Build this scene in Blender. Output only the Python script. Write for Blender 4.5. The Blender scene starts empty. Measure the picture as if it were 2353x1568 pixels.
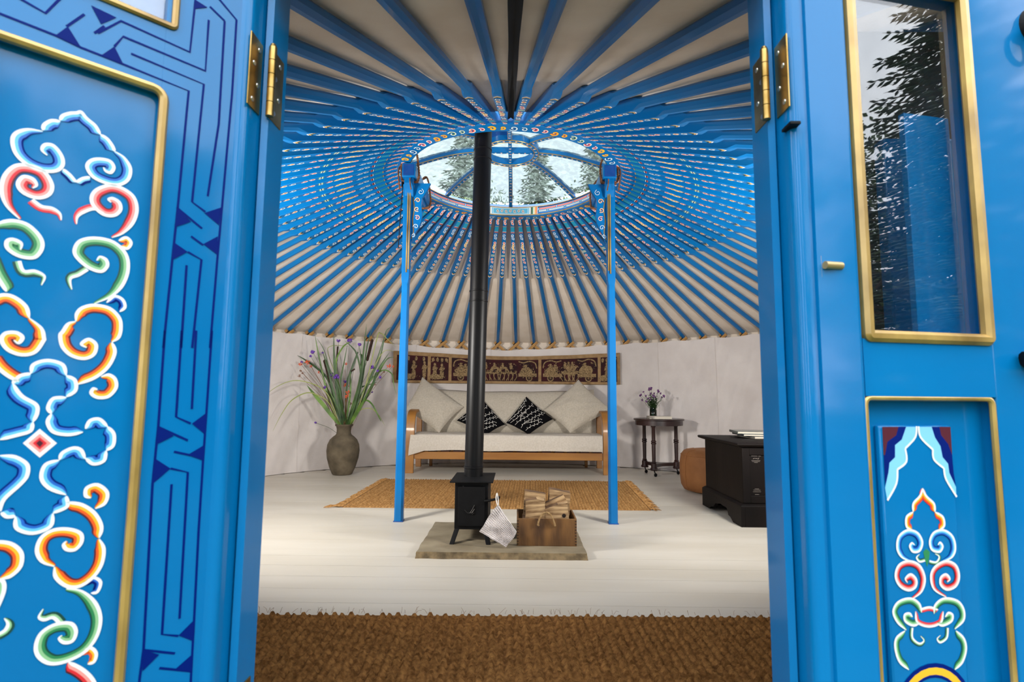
import bpy, bmesh, math, random
from mathutils import Matrix, Vector, noise
PI = math.pi
rnd = random.Random(7)
scene = bpy.context.scene
COL = scene.collection

# ---------------------------------------------------------------- camera
R = 2.925                      # radius of the round room, centre at the origin, door towards -y
EYE = Vector((0.0593, -3.7347, 0.7952))
pitch, roll, yaw = 0.101, 0.0092, -0.0081
fwd = Vector((math.sin(yaw)*math.cos(pitch), math.cos(yaw)*math.cos(pitch), math.sin(pitch)))
rgt = Vector((math.cos(yaw), -math.sin(yaw), 0)); up = rgt.cross(fwd)
rgt, up = rgt*math.cos(roll)+up*math.sin(roll), up*math.cos(roll)-rgt*math.sin(roll)
cam = bpy.data.cameras.new('camera'); cam.sensor_width = 36; cam.lens = 36*1250/2353
cam.clip_start = .02; cam.clip_end = 200
cam.dof.use_dof = True; cam.dof.focus_distance = 4.4; cam.dof.aperture_fstop = 7.5
camo = bpy.data.objects.new('camera', cam); COL.objects.link(camo)
m = Matrix((rgt, up, -fwd)).transposed().to_4x4(); m.translation = EYE; camo.matrix_world = m
scene.camera = camo

# ---------------------------------------------------------------- sky, added lights, exposure
world = bpy.data.worlds.new('overcast_sky'); scene.world = world; world.use_nodes = True
nt = world.node_tree; nt.nodes.clear()
wo = nt.nodes.new('ShaderNodeOutputWorld'); bg = nt.nodes.new('ShaderNodeBackground')
tc = nt.nodes.new('ShaderNodeTexCoord'); no = nt.nodes.new('ShaderNodeTexNoise'); no.inputs['Scale'].default_value = 2.2
no.inputs['Detail'].default_value = 4
rp = nt.nodes.new('ShaderNodeValToRGB'); rp.color_ramp.elements[0].position = .35; rp.color_ramp.elements[1].position = .7
rp.color_ramp.elements[0].color = (.70, .79, .93, 1); rp.color_ramp.elements[1].color = (1, 1, 1, 1)
nt.links.new(tc.outputs['Generated'], no.inputs['Vector']); nt.links.new(no.outputs['Fac'], rp.inputs['Fac'])
nt.links.new(rp.outputs['Color'], bg.inputs['Color']); bg.inputs['Strength'].default_value = 5.6
nt.links.new(bg.outputs['Background'], wo.inputs['Surface'])

def area_lamp(name, loc, target, size, power, col=(1, .96, .9)):
    l = bpy.data.lights.new(name, 'AREA'); l.shape = 'DISK'; l.size = size; l.energy = power; l.color = col; l.spread = math.radians(172)
    o = bpy.data.objects.new(name, l); COL.objects.link(o); o.location = loc
    o.rotation_euler = (Vector(target)-Vector(loc)).to_track_quat('-Z', 'Y').to_euler(); return o
# two unseen soft lights added inside, left and right of the door, as strobes
area_lamp('added_strobe_light', (-1.66, -1.46, 1.22), (.45, 2.8, 1.46), .36, 64)
area_lamp('added_strobe_light', (1.66, -1.46, 1.22), (-.45, 2.8, 1.46), .36, 48)

vs = scene.view_settings
vs.view_transform = 'Standard'; vs.look = 'None'; vs.gamma = 1; vs.use_curve_mapping = False; vs.exposure = 0.0

# ---------------------------------------------------------------- materials
def lin(r, g, b):
    f = lambda c: c/12.92 if c <= .04045 else ((c+.055)/1.055)**2.4
    return (f(r/255), f(g/255), f(b/255), 1)
MATS = {}
def mat(name, c1, c2=None, scale=8, stretch=(1, 1, 1), rough=.55, metal=0, coat=0, bump=0, bscale=60, bstretch=None, detail=4,
        spec=.5, contrast=(.35, .65), kind='noise', sheen=0):
    if name in MATS: return MATS[name]
    M = bpy.data.materials.new(name); M.use_nodes = True; MATS[name] = M
    t = M.node_tree; b = t.nodes['Principled BSDF']
    b.inputs['Roughness'].default_value = rough; b.inputs['Metallic'].default_value = metal
    b.inputs['Coat Weight'].default_value = coat; b.inputs['Coat Roughness'].default_value = .08
    b.inputs['Specular IOR Level'].default_value = spec
    if sheen: b.inputs['Sheen Weight'].default_value = sheen
    tc = t.nodes.new('ShaderNodeTexCoord')
    def tex(sc, st, k):
        mp = t.nodes.new('ShaderNodeMapping'); mp.inputs['Scale'].default_value = st
        t.links.new(tc.outputs['Object'], mp.inputs['Vector'])
        if k == 'wave':
            n = t.nodes.new('ShaderNodeTexWave'); n.inputs['Scale'].default_value = sc; n.inputs['Distortion'].default_value = 5
            n.inputs['Detail'].default_value = detail; n.inputs['Detail Scale'].default_value = 1.5
        elif k == 'voronoi':
            n = t.nodes.new('ShaderNodeTexVoronoi'); n.inputs['Scale'].default_value = sc
        else:
            n = t.nodes.new('ShaderNodeTexNoise'); n.inputs['Scale'].default_value = sc; n.inputs['Detail'].default_value = detail
        t.links.new(mp.outputs['Vector'], n.inputs['Vector'])
        return n.outputs['Distance'] if k == 'voronoi' else n.outputs['Fac']
    if c2:
        r = t.nodes.new('ShaderNodeValToRGB'); r.color_ramp.elements[0].position = contrast[0]; r.color_ramp.elements[1].position = contrast[1]
        r.color_ramp.elements[0].color = c1; r.color_ramp.elements[1].color = c2
        t.links.new(tex(scale, stretch, kind), r.inputs['Fac']); t.links.new(r.outputs['Color'], b.inputs['Base Color'])
    else: b.inputs['Base Color'].default_value = c1
    if bump:
        bp = t.nodes.new('ShaderNodeBump'); bp.inputs['Strength'].default_value = bump; bp.inputs['Distance'].default_value = .004
        t.links.new(tex(bscale, bstretch or stretch, 'noise'), bp.inputs['Height']); t.links.new(bp.outputs['Normal'], b.inputs['Normal'])
    return M
BLUE = mat('blue_gloss_paint', lin(0, 104, 162), lin(0, 112, 170), 3, (1, 1, .25), rough=.5, coat=.55, spec=.05, bump=.06, bscale=30, bstretch=(1, 1, .12))
BLUE2 = mat('blue_pole_paint', lin(0, 98, 164), lin(0, 108, 174), 4, (.3, 1, 1), rough=.45, coat=.35, spec=.15, bump=.05, bscale=25, bstretch=(.1, 1, 1))
NAVY = mat('navy_line_paint', lin(0, 26, 104), rough=.55, spec=.08)
DKBLUE = mat('dark_blue_paint', lin(3, 60, 130), lin(4, 70, 145), 6, rough=.4, coat=.3)
WHITEP = mat('white_line_paint', lin(236, 236, 230), rough=.45)
PALE = mat('pale_blue_paint', lin(125, 195, 230), rough=.45)
CYAN = mat('light_blue_paint', lin(95, 185, 220), rough=.45)
MIDB = mat('mid_blue_paint', lin(20, 95, 185), rough=.45)
PINK = mat('pink_paint', lin(243, 150, 140), rough=.45)
RED = mat('red_paint', lin(214, 35, 45), rough=.45)
DRED = mat('dark_red_paint', lin(70, 12, 30), rough=.45)
LGREEN = mat('light_green_paint', lin(140, 188, 135), rough=.45)
GREEN = mat('green_paint', lin(40, 125, 75), rough=.45)
DGREEN = mat('dark_green_paint', lin(5, 65, 55), rough=.45)
YELLOW = mat('yellow_paint', lin(240, 178, 40), rough=.45)
ORANGE = mat('orange_paint', lin(228, 85, 20), rough=.45)
MAROON = mat('maroon_paint', lin(80, 15, 35), rough=.45)
TEAL = mat('teal_paint', lin(20, 140, 175), rough=.45)
GOLD = mat('gold_paint', lin(122, 92, 40), lin(205, 168, 92), 14, (1, 1, .5), rough=.33, metal=.35, coat=.3, contrast=(.25, .7))
BRASS = mat('brass', lin(132, 104, 48), lin(178, 148, 88), 20, rough=.28, metal=.9)
CHROME = mat('screw_metal', lin(190, 188, 180), rough=.3, metal=.9)
CANVAS = mat('roof_canvas', lin(220, 206, 190), lin(230, 218, 204), 5, rough=.9, bump=.25, bscale=90, spec=.1)
LINING = mat('cotton_lining', lin(206, 198, 194), lin(216, 209, 205), 4, rough=.92, bump=.25, bscale=160, spec=.1)
FLOORP = mat('white_floor_paint', lin(200, 193, 179), lin(211, 205, 193), 3, (.25, 1.5, 1), rough=.42, bump=.05, bscale=14, bstretch=(.2, 3, 1), spec=.4)
COIR = mat('coir_fibre', lin(106, 70, 35), lin(160, 114, 64), 60, rough=.95, bump=.7, bscale=420, spec=.1)
COIR2 = mat('jute_fibre', lin(146, 104, 60), lin(190, 146, 92), 60, rough=.95, bump=.7, bscale=420, spec=.1)
BLACKM = mat('black_stove_iron', lin(9, 9, 11), lin(14, 14, 16), 30, rough=.62, spec=.2, bump=.1, bscale=200)
FLUEM = mat('black_flue_enamel', lin(9, 9, 11), rough=.42, spec=.3, bump=.04, bscale=100)
STONE = mat('hearth_stone', lin(118, 106, 84), lin(150, 138, 114), 5, rough=.85, bump=.5, bscale=26)
STONEE = mat('riven_stone_edge', lin(86, 74, 54), lin(140, 120, 88), 22, rough=.9, bump=.9, bscale=40)
CRATE = mat('crate_wood', lin(70, 44, 20), lin(142, 100, 52), 9, (1.6, 1.6, .35), rough=.6, bump=.4, bscale=30, bstretch=(5, 5, .5), contrast=(.32, .68))
LOGIN = mat('split_log_wood', lin(122, 92, 60), lin(206, 174, 130), 16, (.5, 3, 4), rough=.85, bump=.8, bscale=26, bstretch=(.3, 3, 3))
LOGBK = mat('log_bark_side', lin(70, 50, 34), lin(132, 100, 68), 16, (.5, 3, 4), rough=.9, bump=.9, bscale=26, bstretch=(.3, 3, 3))
HONEY = mat('honey_sofa_wood', lin(148, 96, 36), lin(172, 118, 50), 4, (.3, 2, 2), rough=.45, coat=.08, bump=.05, bscale=30)
SLATD = mat('dark_red_slat', lin(66, 26, 16), rough=.6)
LINEN = mat('beige_linen', lin(178, 169, 154), lin(192, 183, 168), 70, rough=.95, bump=.35, bscale=260, spec=.1, sheen=.1)
THROW = mat('cream_throw', lin(204, 195, 182), lin(214, 206, 194), 70, rough=.95, bump=.35, bscale=260, spec=.1)
BLACKF = mat('black_cotton', lin(10, 10, 13), rough=.95, bump=.2, bscale=250, spec=.1)
WHITEF = mat('white_print', lin(222, 218, 212), rough=.9)
MAHOG = mat('dark_mahogany', lin(26, 11, 10), lin(46, 20, 17), 8, (1, 1, .3), rough=.38, coat=.25)
EBON = mat('ebonised_oak', lin(9, 6, 6), lin(19, 13, 12), 9, (1, 1, .3), rough=.55, spec=.15, bump=.1, bscale=40)
LEATHER = mat('tan_suede', lin(128, 80, 38), lin(150, 98, 52), 6, rough=.75, bump=.15, bscale=120)
CLAY = mat('weathered_clay', lin(66, 58, 44), lin(112, 100, 80), 9, rough=.9, bump=.6, bscale=40, contrast=(.3, .75))
LEAF = mat('reed_leaf', lin(56, 90, 28), lin(104, 138, 52), 8, rough=.5)
LEAFD = mat('dark_reed_leaf', lin(32, 58, 26), lin(62, 94, 42), 8, rough=.5)
LEAFL = mat('pale_grass_leaf', lin(128, 138, 66), lin(150, 156, 90), 8, rough=.6)
CATTAIL = mat('cattail_brown', lin(34, 20, 14), lin(58, 36, 24), 50, rough=.95, bump=.4, bscale=300)
PURPLE = mat('purple_petal', lin(92, 52, 150), lin(128, 84, 186), 40, rough=.8)
MAUVE = mat('mauve_petal', lin(88, 46, 96), lin(130, 84, 140), 40, rough=.8)
ORPET = mat('orange_petal', lin(214, 84, 38), lin(168, 62, 34), 40, rough=.7)
BROWNP = mat('seed_pod_brown', lin(110, 70, 44), rough=.9)
PAPER = mat('book_paper', lin(208, 200, 184), rough=.9)
LATH = mat('lattice_willow', lin(150, 108, 54), lin(186, 142, 82), 14, (1, 1, .3), rough=.7)
TWINE = mat('dark_twine', lin(46, 34, 24), rough=.95)
ROPE = mat('brown_rope', lin(92, 56, 36), lin(132, 86, 56), 60, rough=.95, bump=.4, bscale=200)
HEMP = mat('hemp_rope', lin(150, 118, 78), lin(176, 146, 102), 60, rough=.95, bump=.4, bscale=200)
KNIT = mat('white_knit', lin(236, 230, 228), lin(216, 208, 206), 12, rough=.95, bump=.3, bscale=300)
TAN = mat('tapestry_tan', lin(134, 106, 72), lin(156, 126, 88), 20, rough=.95, bump=.4, bscale=300)
GRASS = mat('grass_ground', lin(46, 62, 28), lin(74, 88, 42), 3, rough=.95, bump=.5, bscale=30)
BROADL = mat('broad_leaves', lin(48, 70, 34), lin(92, 112, 58), 1.5, rough=.6)
SPRUCE = mat('spruce_needles', lin(34, 52, 38), lin(62, 84, 58), 2, rough=.7)
BARK = mat('spruce_bark', lin(60, 48, 38), lin(84, 68, 54), 12, rough=.95)
FELT = mat('outer_canvas', lin(150, 146, 138), lin(165, 160, 150), 5, rough=.95)
GAPSHADE = mat('dark_gap_shade', lin(40, 38, 40), rough=.9)  # shade of the gap behind the door glass, put into the colour

def glass_mat(name, tint, refl, haze, hazecol=(.8, .85, .9, 1), streak=0, bumpy=0):
    M = bpy.data.materials.new(name); M.use_nodes = True; t = M.node_tree; t.nodes.clear()
    out = t.nodes.new('ShaderNodeOutputMaterial'); tr = t.nodes.new('ShaderNodeBsdfTransparent'); tr.inputs['Color'].default_value = tint
    gl = t.nodes.new('ShaderNodeBsdfGlossy'); gl.inputs['Roughness'].default_value = .01
    lw = t.nodes.new('ShaderNodeLayerWeight'); lw.inputs['Blend'].default_value = .5       # Schlick reflectance, the same from both sides
    pw = t.nodes.new('ShaderNodeMath'); pw.operation = 'POWER'; pw.inputs[1].default_value = 5; t.links.new(lw.outputs['Facing'], pw.inputs[0])
    fr = t.nodes.new('ShaderNodeMath'); fr.operation = 'MULTIPLY_ADD'; fr.inputs[1].default_value = 1-refl; fr.inputs[2].default_value = refl; t.links.new(pw.outputs[0], fr.inputs[0])
    m1 = t.nodes.new('ShaderNodeMixShader'); t.links.new(fr.outputs[0], m1.inputs['Fac'])
    t.links.new(tr.outputs[0], m1.inputs[1]); t.links.new(gl.outputs[0], m1.inputs[2])
    tl = t.nodes.new('ShaderNodeBsdfTranslucent'); tl.inputs['Color'].default_value = hazecol
    m2 = t.nodes.new('ShaderNodeMixShader'); m2.inputs['Fac'].default_value = haze
    t.links.new(m1.outputs[0], m2.inputs[1]); t.links.new(tl.outputs[0], m2.inputs[2])
    tc = t.nodes.new('ShaderNodeTexCoord'); n = t.nodes.new('ShaderNodeTexNoise'); n.inputs['Scale'].default_value = 26; n.inputs['Detail'].default_value = 8
    n.inputs['Distortion'].default_value = .6
    t.links.new(tc.outputs['Object'], n.inputs['Vector'])
    if streak:
        mr = t.nodes.new('ShaderNodeMapRange'); mr.inputs[1].default_value = .42; mr.inputs[2].default_value = .68
        mr.inputs[3].default_value = haze*.5; mr.inputs[4].default_value = min(1, haze+streak)
        t.links.new(n.outputs['Fac'], mr.inputs[0]); t.links.new(mr.outputs[0], m2.inputs['Fac'])
    if bumpy:
        bp = t.nodes.new('ShaderNodeBump'); bp.inputs['Strength'].default_value = bumpy; bp.inputs['Distance'].default_value = .01
        t.links.new(n.outputs['Fac'], bp.inputs['Height']); t.links.new(bp.outputs['Normal'], gl.inputs['Normal'])
    t.links.new(m2.outputs[0], out.inputs['Surface']); MATS[name] = M; return M
CROWNGLASS = glass_mat('scuffed_crown_plastic', (.14, .16, .16, 1), .01, .09, (.48, .60, .50, 1), streak=.10)
DOORGLASS = glass_mat('door_glass', (.92, .94, .95, 1), .085, .02, (.6, .65, .7, 1), streak=.03)
JARGLASS = glass_mat('green_jar_glass', (.12, .3, .16, 1), .05, .10, (.1, .25, .12, 1))

# ---------------------------------------------------------------- mesh building
class MB:
    def __init__(s): s.v = []; s.f = []; s.m = []
    def add(s, vv, ff, mi=0, M=None):
        b = len(s.v)
        s.v += [tuple(M @ Vector(p)) for p in vv] if M else [tuple(p) for p in vv]
        s.f += [tuple(i+b for i in f) for f in ff]; s.m += [mi]*len(ff); return s
    def box(s, x0, x1, y0, y1, z0, z1, mi=0, M=None):
        return s.add([(x0,y0,z0),(x1,y0,z0),(x1,y1,z0),(x0,y1,z0),(x0,y0,z1),(x1,y0,z1),(x1,y1,z1),(x0,y1,z1)],
                     [(3,2,1,0),(4,5,6,7),(0,1,5,4),(1,2,6,5),(2,3,7,6),(3,0,4,7)], mi, M)
    def tube(s, pts, r, n=8, mi=0, M=None, caps=True, flat=None, ref=None):
        P = [Vector(p) for p in pts]; k = len(P); rr = r if isinstance(r, (list, tuple)) else [r]*k
        vv = []; ff = []; a = None
        for i in range(k):
            t = (P[min(i+1, k-1)]-P[max(i-1, 0)]).normalized()
            if a is None:
                a = t.orthogonal().normalized() if ref is None else (Vector(ref)-t*t.dot(Vector(ref))).normalized()
            else: a = (a-t*t.dot(a)).normalized()
            b = t.cross(a)
            for j in range(n):
                c, d = math.cos(2*PI*j/n), math.sin(2*PI*j/n)*(flat or 1)
                vv.append(P[i]+(a*c+b*d)*rr[i])
        for i in range(k-1):
            for j in range(n):
                j2 = (j+1) % n; ff.append((i*n+j, i*n+j2, (i+1)*n+j2, (i+1)*n+j))
        if caps: ff.append(tuple(range(n-1, -1, -1))); ff.append(tuple((k-1)*n+j for j in range(n)))
        return s.add(vv, ff, mi, M)
    def lathe(s, prof, n=32, mi=0, M=None, closed=False):
        vv = []; ff = []; k = len(prof)
        for (r, z) in prof:
            for j in range(n): vv.append((r*math.cos(2*PI*j/n), r*math.sin(2*PI*j/n), z))
        for i in range(k if closed else k-1):
            i2 = (i+1) % k
            for j in range(n):
                j2 = (j+1) % n; ff.append((i*n+j, i*n+j2, i2*n+j2, i2*n+j))
        if not closed:
            if prof[0][0] > 1e-4: ff.append(tuple(range(n-1, -1, -1)))
            if prof[-1][0] > 1e-4: ff.append(tuple((k-1)*n+j for j in range(n)))
        return s.add(vv, ff, mi, M)
    def loft(s, rings, mi=0, M=None, caps=True, close=True):
        n = len(rings[0]); vv = [p for r in rings for p in r]; ff = []
        for i in range(len(rings)-1):
            for j in range(n if close else n-1):
                j2 = (j+1) % n; ff.append((i*n+j, i*n+j2, (i+1)*n+j2, (i+1)*n+j))
        if caps and close: ff.append(tuple(range(n-1, -1, -1))); ff.append(tuple((len(rings)-1)*n+j for j in range(n)))
        return s.add(vv, ff, mi, M)
    def grid(s, fn, nu, nv, mi=0, M=None, wrap=False):
        vv = [fn(i/nu, j/nv) for i in range(nu+(0 if wrap else 1)) for j in range(nv+1)]; ff = []
        for i in range(nu):
            i2 = (i+1) % nu if wrap else i+1
            for j in range(nv): ff.append((i*(nv+1)+j, i2*(nv+1)+j, i2*(nv+1)+j+1, i*(nv+1)+j+1))
        return s.add(vv, ff, mi, M)
    def prism(s, poly, a, b, fn, mi=0):            # polygon (u,v) extruded from depth a to b, fn(u,v,d) -> point
        n = len(poly); vv = [fn(u, v, a) for u, v in poly]+[fn(u, v, b) for u, v in poly]
        ff = [tuple(range(n)), tuple(range(2*n-1, n-1, -1))]+[(i, n+i, n+(i+1) % n, (i+1) % n) for i in range(n)]
        return s.add(vv, ff, mi)
    def flat(s, poly, fn, h, mi=0): return s.add([fn(u, v, h) for u, v in poly], [tuple(range(len(poly)))], mi)
    def blob(s, c, r, mi=0, n=6, sq=(1, 1, 1), jit=0):
        vv = []; ff = []; k = max(3, n//2+1)
        for i in range(k+1):
            ph = PI*i/k
            for j in range(n):
                q = 1+(rnd.random()-.5)*jit
                vv.append((c[0]+r*sq[0]*q*math.sin(ph)*math.cos(2*PI*j/n), c[1]+r*sq[1]*q*math.sin(ph)*math.sin(2*PI*j/n), c[2]+r*sq[2]*math.cos(ph)))
        for i in range(k):
            for j in range(n):
                j2 = (j+1) % n; ff.append((i*n+j, (i+1)*n+j, (i+1)*n+j2, i*n+j2))
        return s.add(vv, ff, mi)
    def mesh(s, name, mats, bevel=0, smooth=35, seg=2):
        me = bpy.data.meshes.new(name); me.from_pydata(s.v, [], s.f)
        for mt in (mats if isinstance(mats, (list, tuple)) else [mats]): me.materials.append(mt)
        me.polygons.foreach_set('material_index', s.m)
        bm = bmesh.new(); bm.from_mesh(me)
        if smooth or bevel:
            bmesh.ops.remove_doubles(bm, verts=bm.verts, dist=1e-6)
            bmesh.ops.recalc_face_normals(bm, faces=bm.faces)
        if bevel:
            ee = [e for e in bm.edges if len(e.link_faces) == 2 and e.calc_face_angle(0) > math.radians(30)]
            bmesh.ops.bevel(bm, geom=ee, offset=bevel, segments=seg, affect='EDGES', profile=.5, clamp_overlap=True)
        if smooth:
            for f in bm.faces: f.smooth = True
            lim = math.radians(min(smooth, 20) if bevel else smooth)
            for e in bm.edges:
                if len(e.link_faces) == 2 and e.calc_face_angle(0) > lim: e.smooth = False
        bm.to_mesh(me); bm.free(); return me
    def build(s, name, mats, parent=None, M=None, **k):
        return link(name, s.mesh(name, mats, **k), parent, M)
def link(name, me, parent=None, M=None):
    o = bpy.data.objects.new(name, me); COL.objects.link(o); o.parent = parent
    if M is not None: o.matrix_local = M
    return o
def tag(o, label=None, cat=None, group=None, kind=None):
    if label: o['label'] = label
    if cat: o['category'] = cat
    if group: o['group'] = group
    if kind: o['kind'] = kind
    return o
def empty(name, loc=(0, 0, 0), rz=0, **k):
    o = bpy.data.objects.new(name, None); COL.objects.link(o); o.location = loc; o.rotation_euler = (0, 0, rz)
    o.empty_display_size = .05; tag(o, **k); return o
def T(x, y, z): return Matrix.Translation((x, y, z))
def RX(a): return Matrix.Rotation(a, 4, 'X')
def RY(a): return Matrix.Rotation(a, 4, 'Y')
def RZ(a): return Matrix.Rotation(a, 4, 'Z')
def spline(P, n=6, closed=False):
    P = [Vector(p) for p in P]; out = []; k = len(P)
    for i in range(k if closed else k-1):
        a = P[(i-1) % k] if closed else P[max(i-1, 0)]; b = P[i]; c = P[(i+1) % k]; d = P[(i+2) % k] if closed else P[min(i+2, k-1)]
        for j in range(n):
            t = j/n; out.append(.5*((2*b)+(c-a)*t+(2*a-5*b+4*c-d)*t*t+(3*b-a-3*c+d)*t**3))
    if not closed: out.append(P[-1])
    return out
def ribbon(mb, path, bands, fn, side=1, n=5, taper=(0, 0), h0=.0004, smooth=True):
    """painted line: bands (from, to, material, step) offset to one side of a 2-D path; side 1 = right-hand seen by the viewer"""
    P = spline([(p[0], p[1], 0) for p in path], n) if smooth else [Vector((p[0], p[1], 0)) for p in path]
    k = len(P); N = []
    for i in range(k):
        t = P[min(i+1, k-1)]-P[max(i-1, 0)]
        t = t.normalized() if t.length > 1e-9 else Vector((1, 0, 0)); N.append(Vector((t.y, -t.x, 0))*side)
    def tp(i):
        f = 1
        if taper[0]: f = min(f, .25+.75*(i/(k-1))/taper[0])
        if taper[1]: f = min(f, .2+.8*((k-1-i)/(k-1))/taper[1])
        return f
    for bi, (a, b, mi) in enumerate(bands):
        h = h0+.00018*(len(bands)-bi)
        vv = []; ff = []
        for i in range(k):
            w = tp(i)
            for d in (a, b):
                q = P[i]+N[i]*d*w; vv.append(fn(q.x, q.y, h))
        for i in range(k-1): ff.append((2*i, 2*i+1, 2*i+3, 2*i+2))
        mb.add(vv, ff, mi)
PAINT = [WHITEP, CYAN, MIDB, NAVY, PINK, RED, DRED, LGREEN, GREEN, DGREEN, YELLOW, ORANGE, MAROON, PALE, TEAL, GOLD]
W_, C_, B_, N_, P_, R_, DR_, LG_, G_, DG_, Y_, O_, M_, PA_, TE_, GO_ = range(16)
def bands(kind, s=1.0):
    q = {'blue': (C_, B_, N_), 'red': (P_, R_, DR_), 'green': (LG_, G_, DG_), 'orange': (Y_, O_, M_), 'flame': (Y_, O_, R_)}
    if kind in q:
        a, b, c = q[kind]; return [(-.0016*s, .0026*s, W_), (.0024*s, .0060*s, a), (.0058*s, .0092*s, b), (.0090*s, .0112*s, c)]
    q = {'blueline': (PA_, N_), 'redtail': (P_, R_), 'greentail': (LG_, DG_), 'ball_o': (Y_, O_), 'ball_b': (B_, N_), 'redline': (P_, R_)}
    a, b = q[kind]; return [(-.0016*s, .0022*s, W_), (.002*s, .0045*s, a), (.0043*s, .0075*s, b)]
def curl(cx, cy, r, a0=0, turns=1.1, d=1, n=7, grow=.25):
    return [(cx+r*(grow+(1-grow)*i/n)*math.cos(a0+d*turns*2*PI*i/n), cy+r*(grow+(1-grow)*i/n)*math.sin(a0+d*turns*2*PI*i/n)) for i in range(n+1)]

# ---------------------------------------------------------------- the room: floor, walls, roof
ZE, ZP, RP, FRONT, CY, TX, TY, TH0 = 1.4491, 2.3916, .7413, .1266, .0451, -.0105, -.0213, 1.1221
NP = 82; DTH = 360/NP
DOORX0, DOORX1 = -.342, .457
def eave(th): return ZE+FRONT*max(-math.sin(th), 0)**2
def pole_ends(k):
    th = math.radians(270+TH0-DTH*k)
    A = Vector((RP*math.cos(th), CY+RP*math.sin(th), ZP+RP*(TY*math.sin(th)+TX*math.cos(th))))
    return Vector((R*math.cos(th), R*math.sin(th), eave(th))), A, th

fl = MB(); fl.lathe([(R+.05, -.06), (R+.05, -.022)], 96)
floor = tag(fl.build('floor', FLOORP, smooth=0), kind='structure')
y = -R; i = 0; pw = .1515
while y < R:
    ym = y+pw/2; w = math.sqrt(max((R+.03)**2-max(abs(y), abs(y+pw))**2, .0)) if abs(ym) < R else 0
    if w > .15:
        dz = (rnd.random()-.5)*.0012
        b = MB(); b.box(-w, w, y+.0006, y+pw-.0006, -.022, dz*.4); b.build('plank', FLOORP, floor, smooth=0)
    y += pw

def nz(x, y=0, z=0): return noise.noise(Vector((x, y, z)))
a0 = math.asin(1.30/2.87)-.06; a1 = math.asin(-.86/2.87)+.06
def lining(u, v):
    th = (-PI/2+a0+.07)+(2*PI-a0+a1-.12)*u
    k = (270+TH0-math.degrees(th))/DTH
    tie = abs(((k/2) % 1)-.5)*2                         # 0 half way between two ties, 1 at a tie
    top = eave(th)-.018-.016*(1-tie*tie)-.066*math.exp(-((math.degrees(th)-96)/24)**2)-.008*(.5+.5*nz(th*2.1, 3))
    z = .004+(top-.004)*v
    s = 1-v
    fold = .018*nz(th*7, z*1.1)+.016*nz(th*16+z*2.5, z*.8+7)*(.35+.65*s)+.011*nz(th*34+z*7*math.sin(th*3+1), z*1.6, 3)*(.3+.7*s)+.005*nz(th*70+z*9, z*3, 8)
    rr = 2.872+fold+.012*math.sin(v*PI)
    return (rr*math.cos(th), rr*math.sin(th), z)
b = MB(); b.grid(lining, 900, 40)
wall = tag(b.build('wall_round', LINING, smooth=80), kind='structure')
# stitched seams of the lining panels
for thd in (163.5, 152, 139, 127, 113, 95, 67, 55, 42, 25):
    th = math.radians(thd); b = MB()
    pts = []
    for j in range(24):
        u = (th-(-PI/2+a0+.07))/(2*PI-a0+a1-.12); q = Vector(lining(u, j/23)); rr = math.hypot(q.x, q.y); f = (rr-.004)/rr
        pts.append((q.x*f, q.y*f, q.z))
    b.tube(pts, .0022, 4); b.build('seam', LINING, wall, smooth=0)
def shell(u, v):
    th = (-PI/2+a0+.06)+(2*PI-a0+a1-.12)*u; z = -.05+(eave(th)+.10)*v
    return ((R+.055)*math.cos(th), (R+.055)*math.sin(th), z)
b = MB(); b.grid(shell, 120, 4); tag(b.build('wall_outside', CANVAS, smooth=60), kind='structure')

def canvas(u, v):
    th = 2*PI*u; ph = ((270+TH0-math.degrees(th))/DTH+.5) % 1     # 0 at a pole
    A = Vector((RP*math.cos(th), CY+RP*math.sin(th), ZP+RP*(TY*math.sin(th)+TX*math.cos(th))))
    B = Vector((R*math.cos(th), R*math.sin(th), eave(th)))
    P = B+(A-B)*(-.035+.985*v)
    sag = .010*math.sin(PI*ph)*math.sin(PI*min(1, v*1.0+.05))
    w = .0035*nz(P.x*9, P.y*9, 2)+.002*nz(P.x*24, P.y*24, 5)
    return (P.x, P.y, P.z+.030-sag+w)
b = MB(); b.grid(canvas, NP*6, 34, wrap=True)
ceiling = tag(b.build('ceiling', CANVAS, smooth=60), kind='structure')

# --- roof poles: one mesh, laid along +x from foot to crown ring, painted face down (-z)
B0, A0, _ = pole_ends(41.5); L0 = (A0-B0).length
def sect(x, w, lo, hi, c): return [(x, -w+c, lo), (x, w-c, lo), (x, w, lo+c), (x, w, hi-c), (x, w-c, hi), (x, -w+c, hi), (x, -w, hi-c), (x, -w, lo+c)]
NK = .592*L0
pb = MB()
pb.loft([sect(-.03, .015, -.015, .015, .009), sect(.04, .0185, -.0185, .0185, .011), sect(NK*.6, .0195, -.0195, .0195, .0115), sect(NK-.03, .0195, -.021, .0195, .0115),
         sect(NK-.012, .0205, -.028, .021, .008), sect(NK+.012, .0205, -.034, .023, .0025), sect(L0*.8, .0185, -.034, .023, .0022), sect(L0*1.0, .0165, -.032, .02, .002)])
pole_me = pb.mesh('roof_pole', BLUE2, smooth=28)
om = MB(); PF = -.0344
def pm(u, v, h): return (u, v, PF-h+.0006*max(0, 1-(u-NK)/.05))
hw = .0168
def curls2(x, c, n=2, step=.052, r=.0145):
    for q in range(n):
        s = 1 if q % 2 == 0 else -1
        bb = [(-.0016, .0020, W_), (.0018, .0048, c[0]), (.0046, .0085, c[1])]
        ribbon(om, [(x+step*q+(a-x-step*q)*1.75, c_) for a, c_ in curl(x+step*q, 0, r, PI*.5*s, 1.15, s)], bb, pm, -s, n=2)
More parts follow.
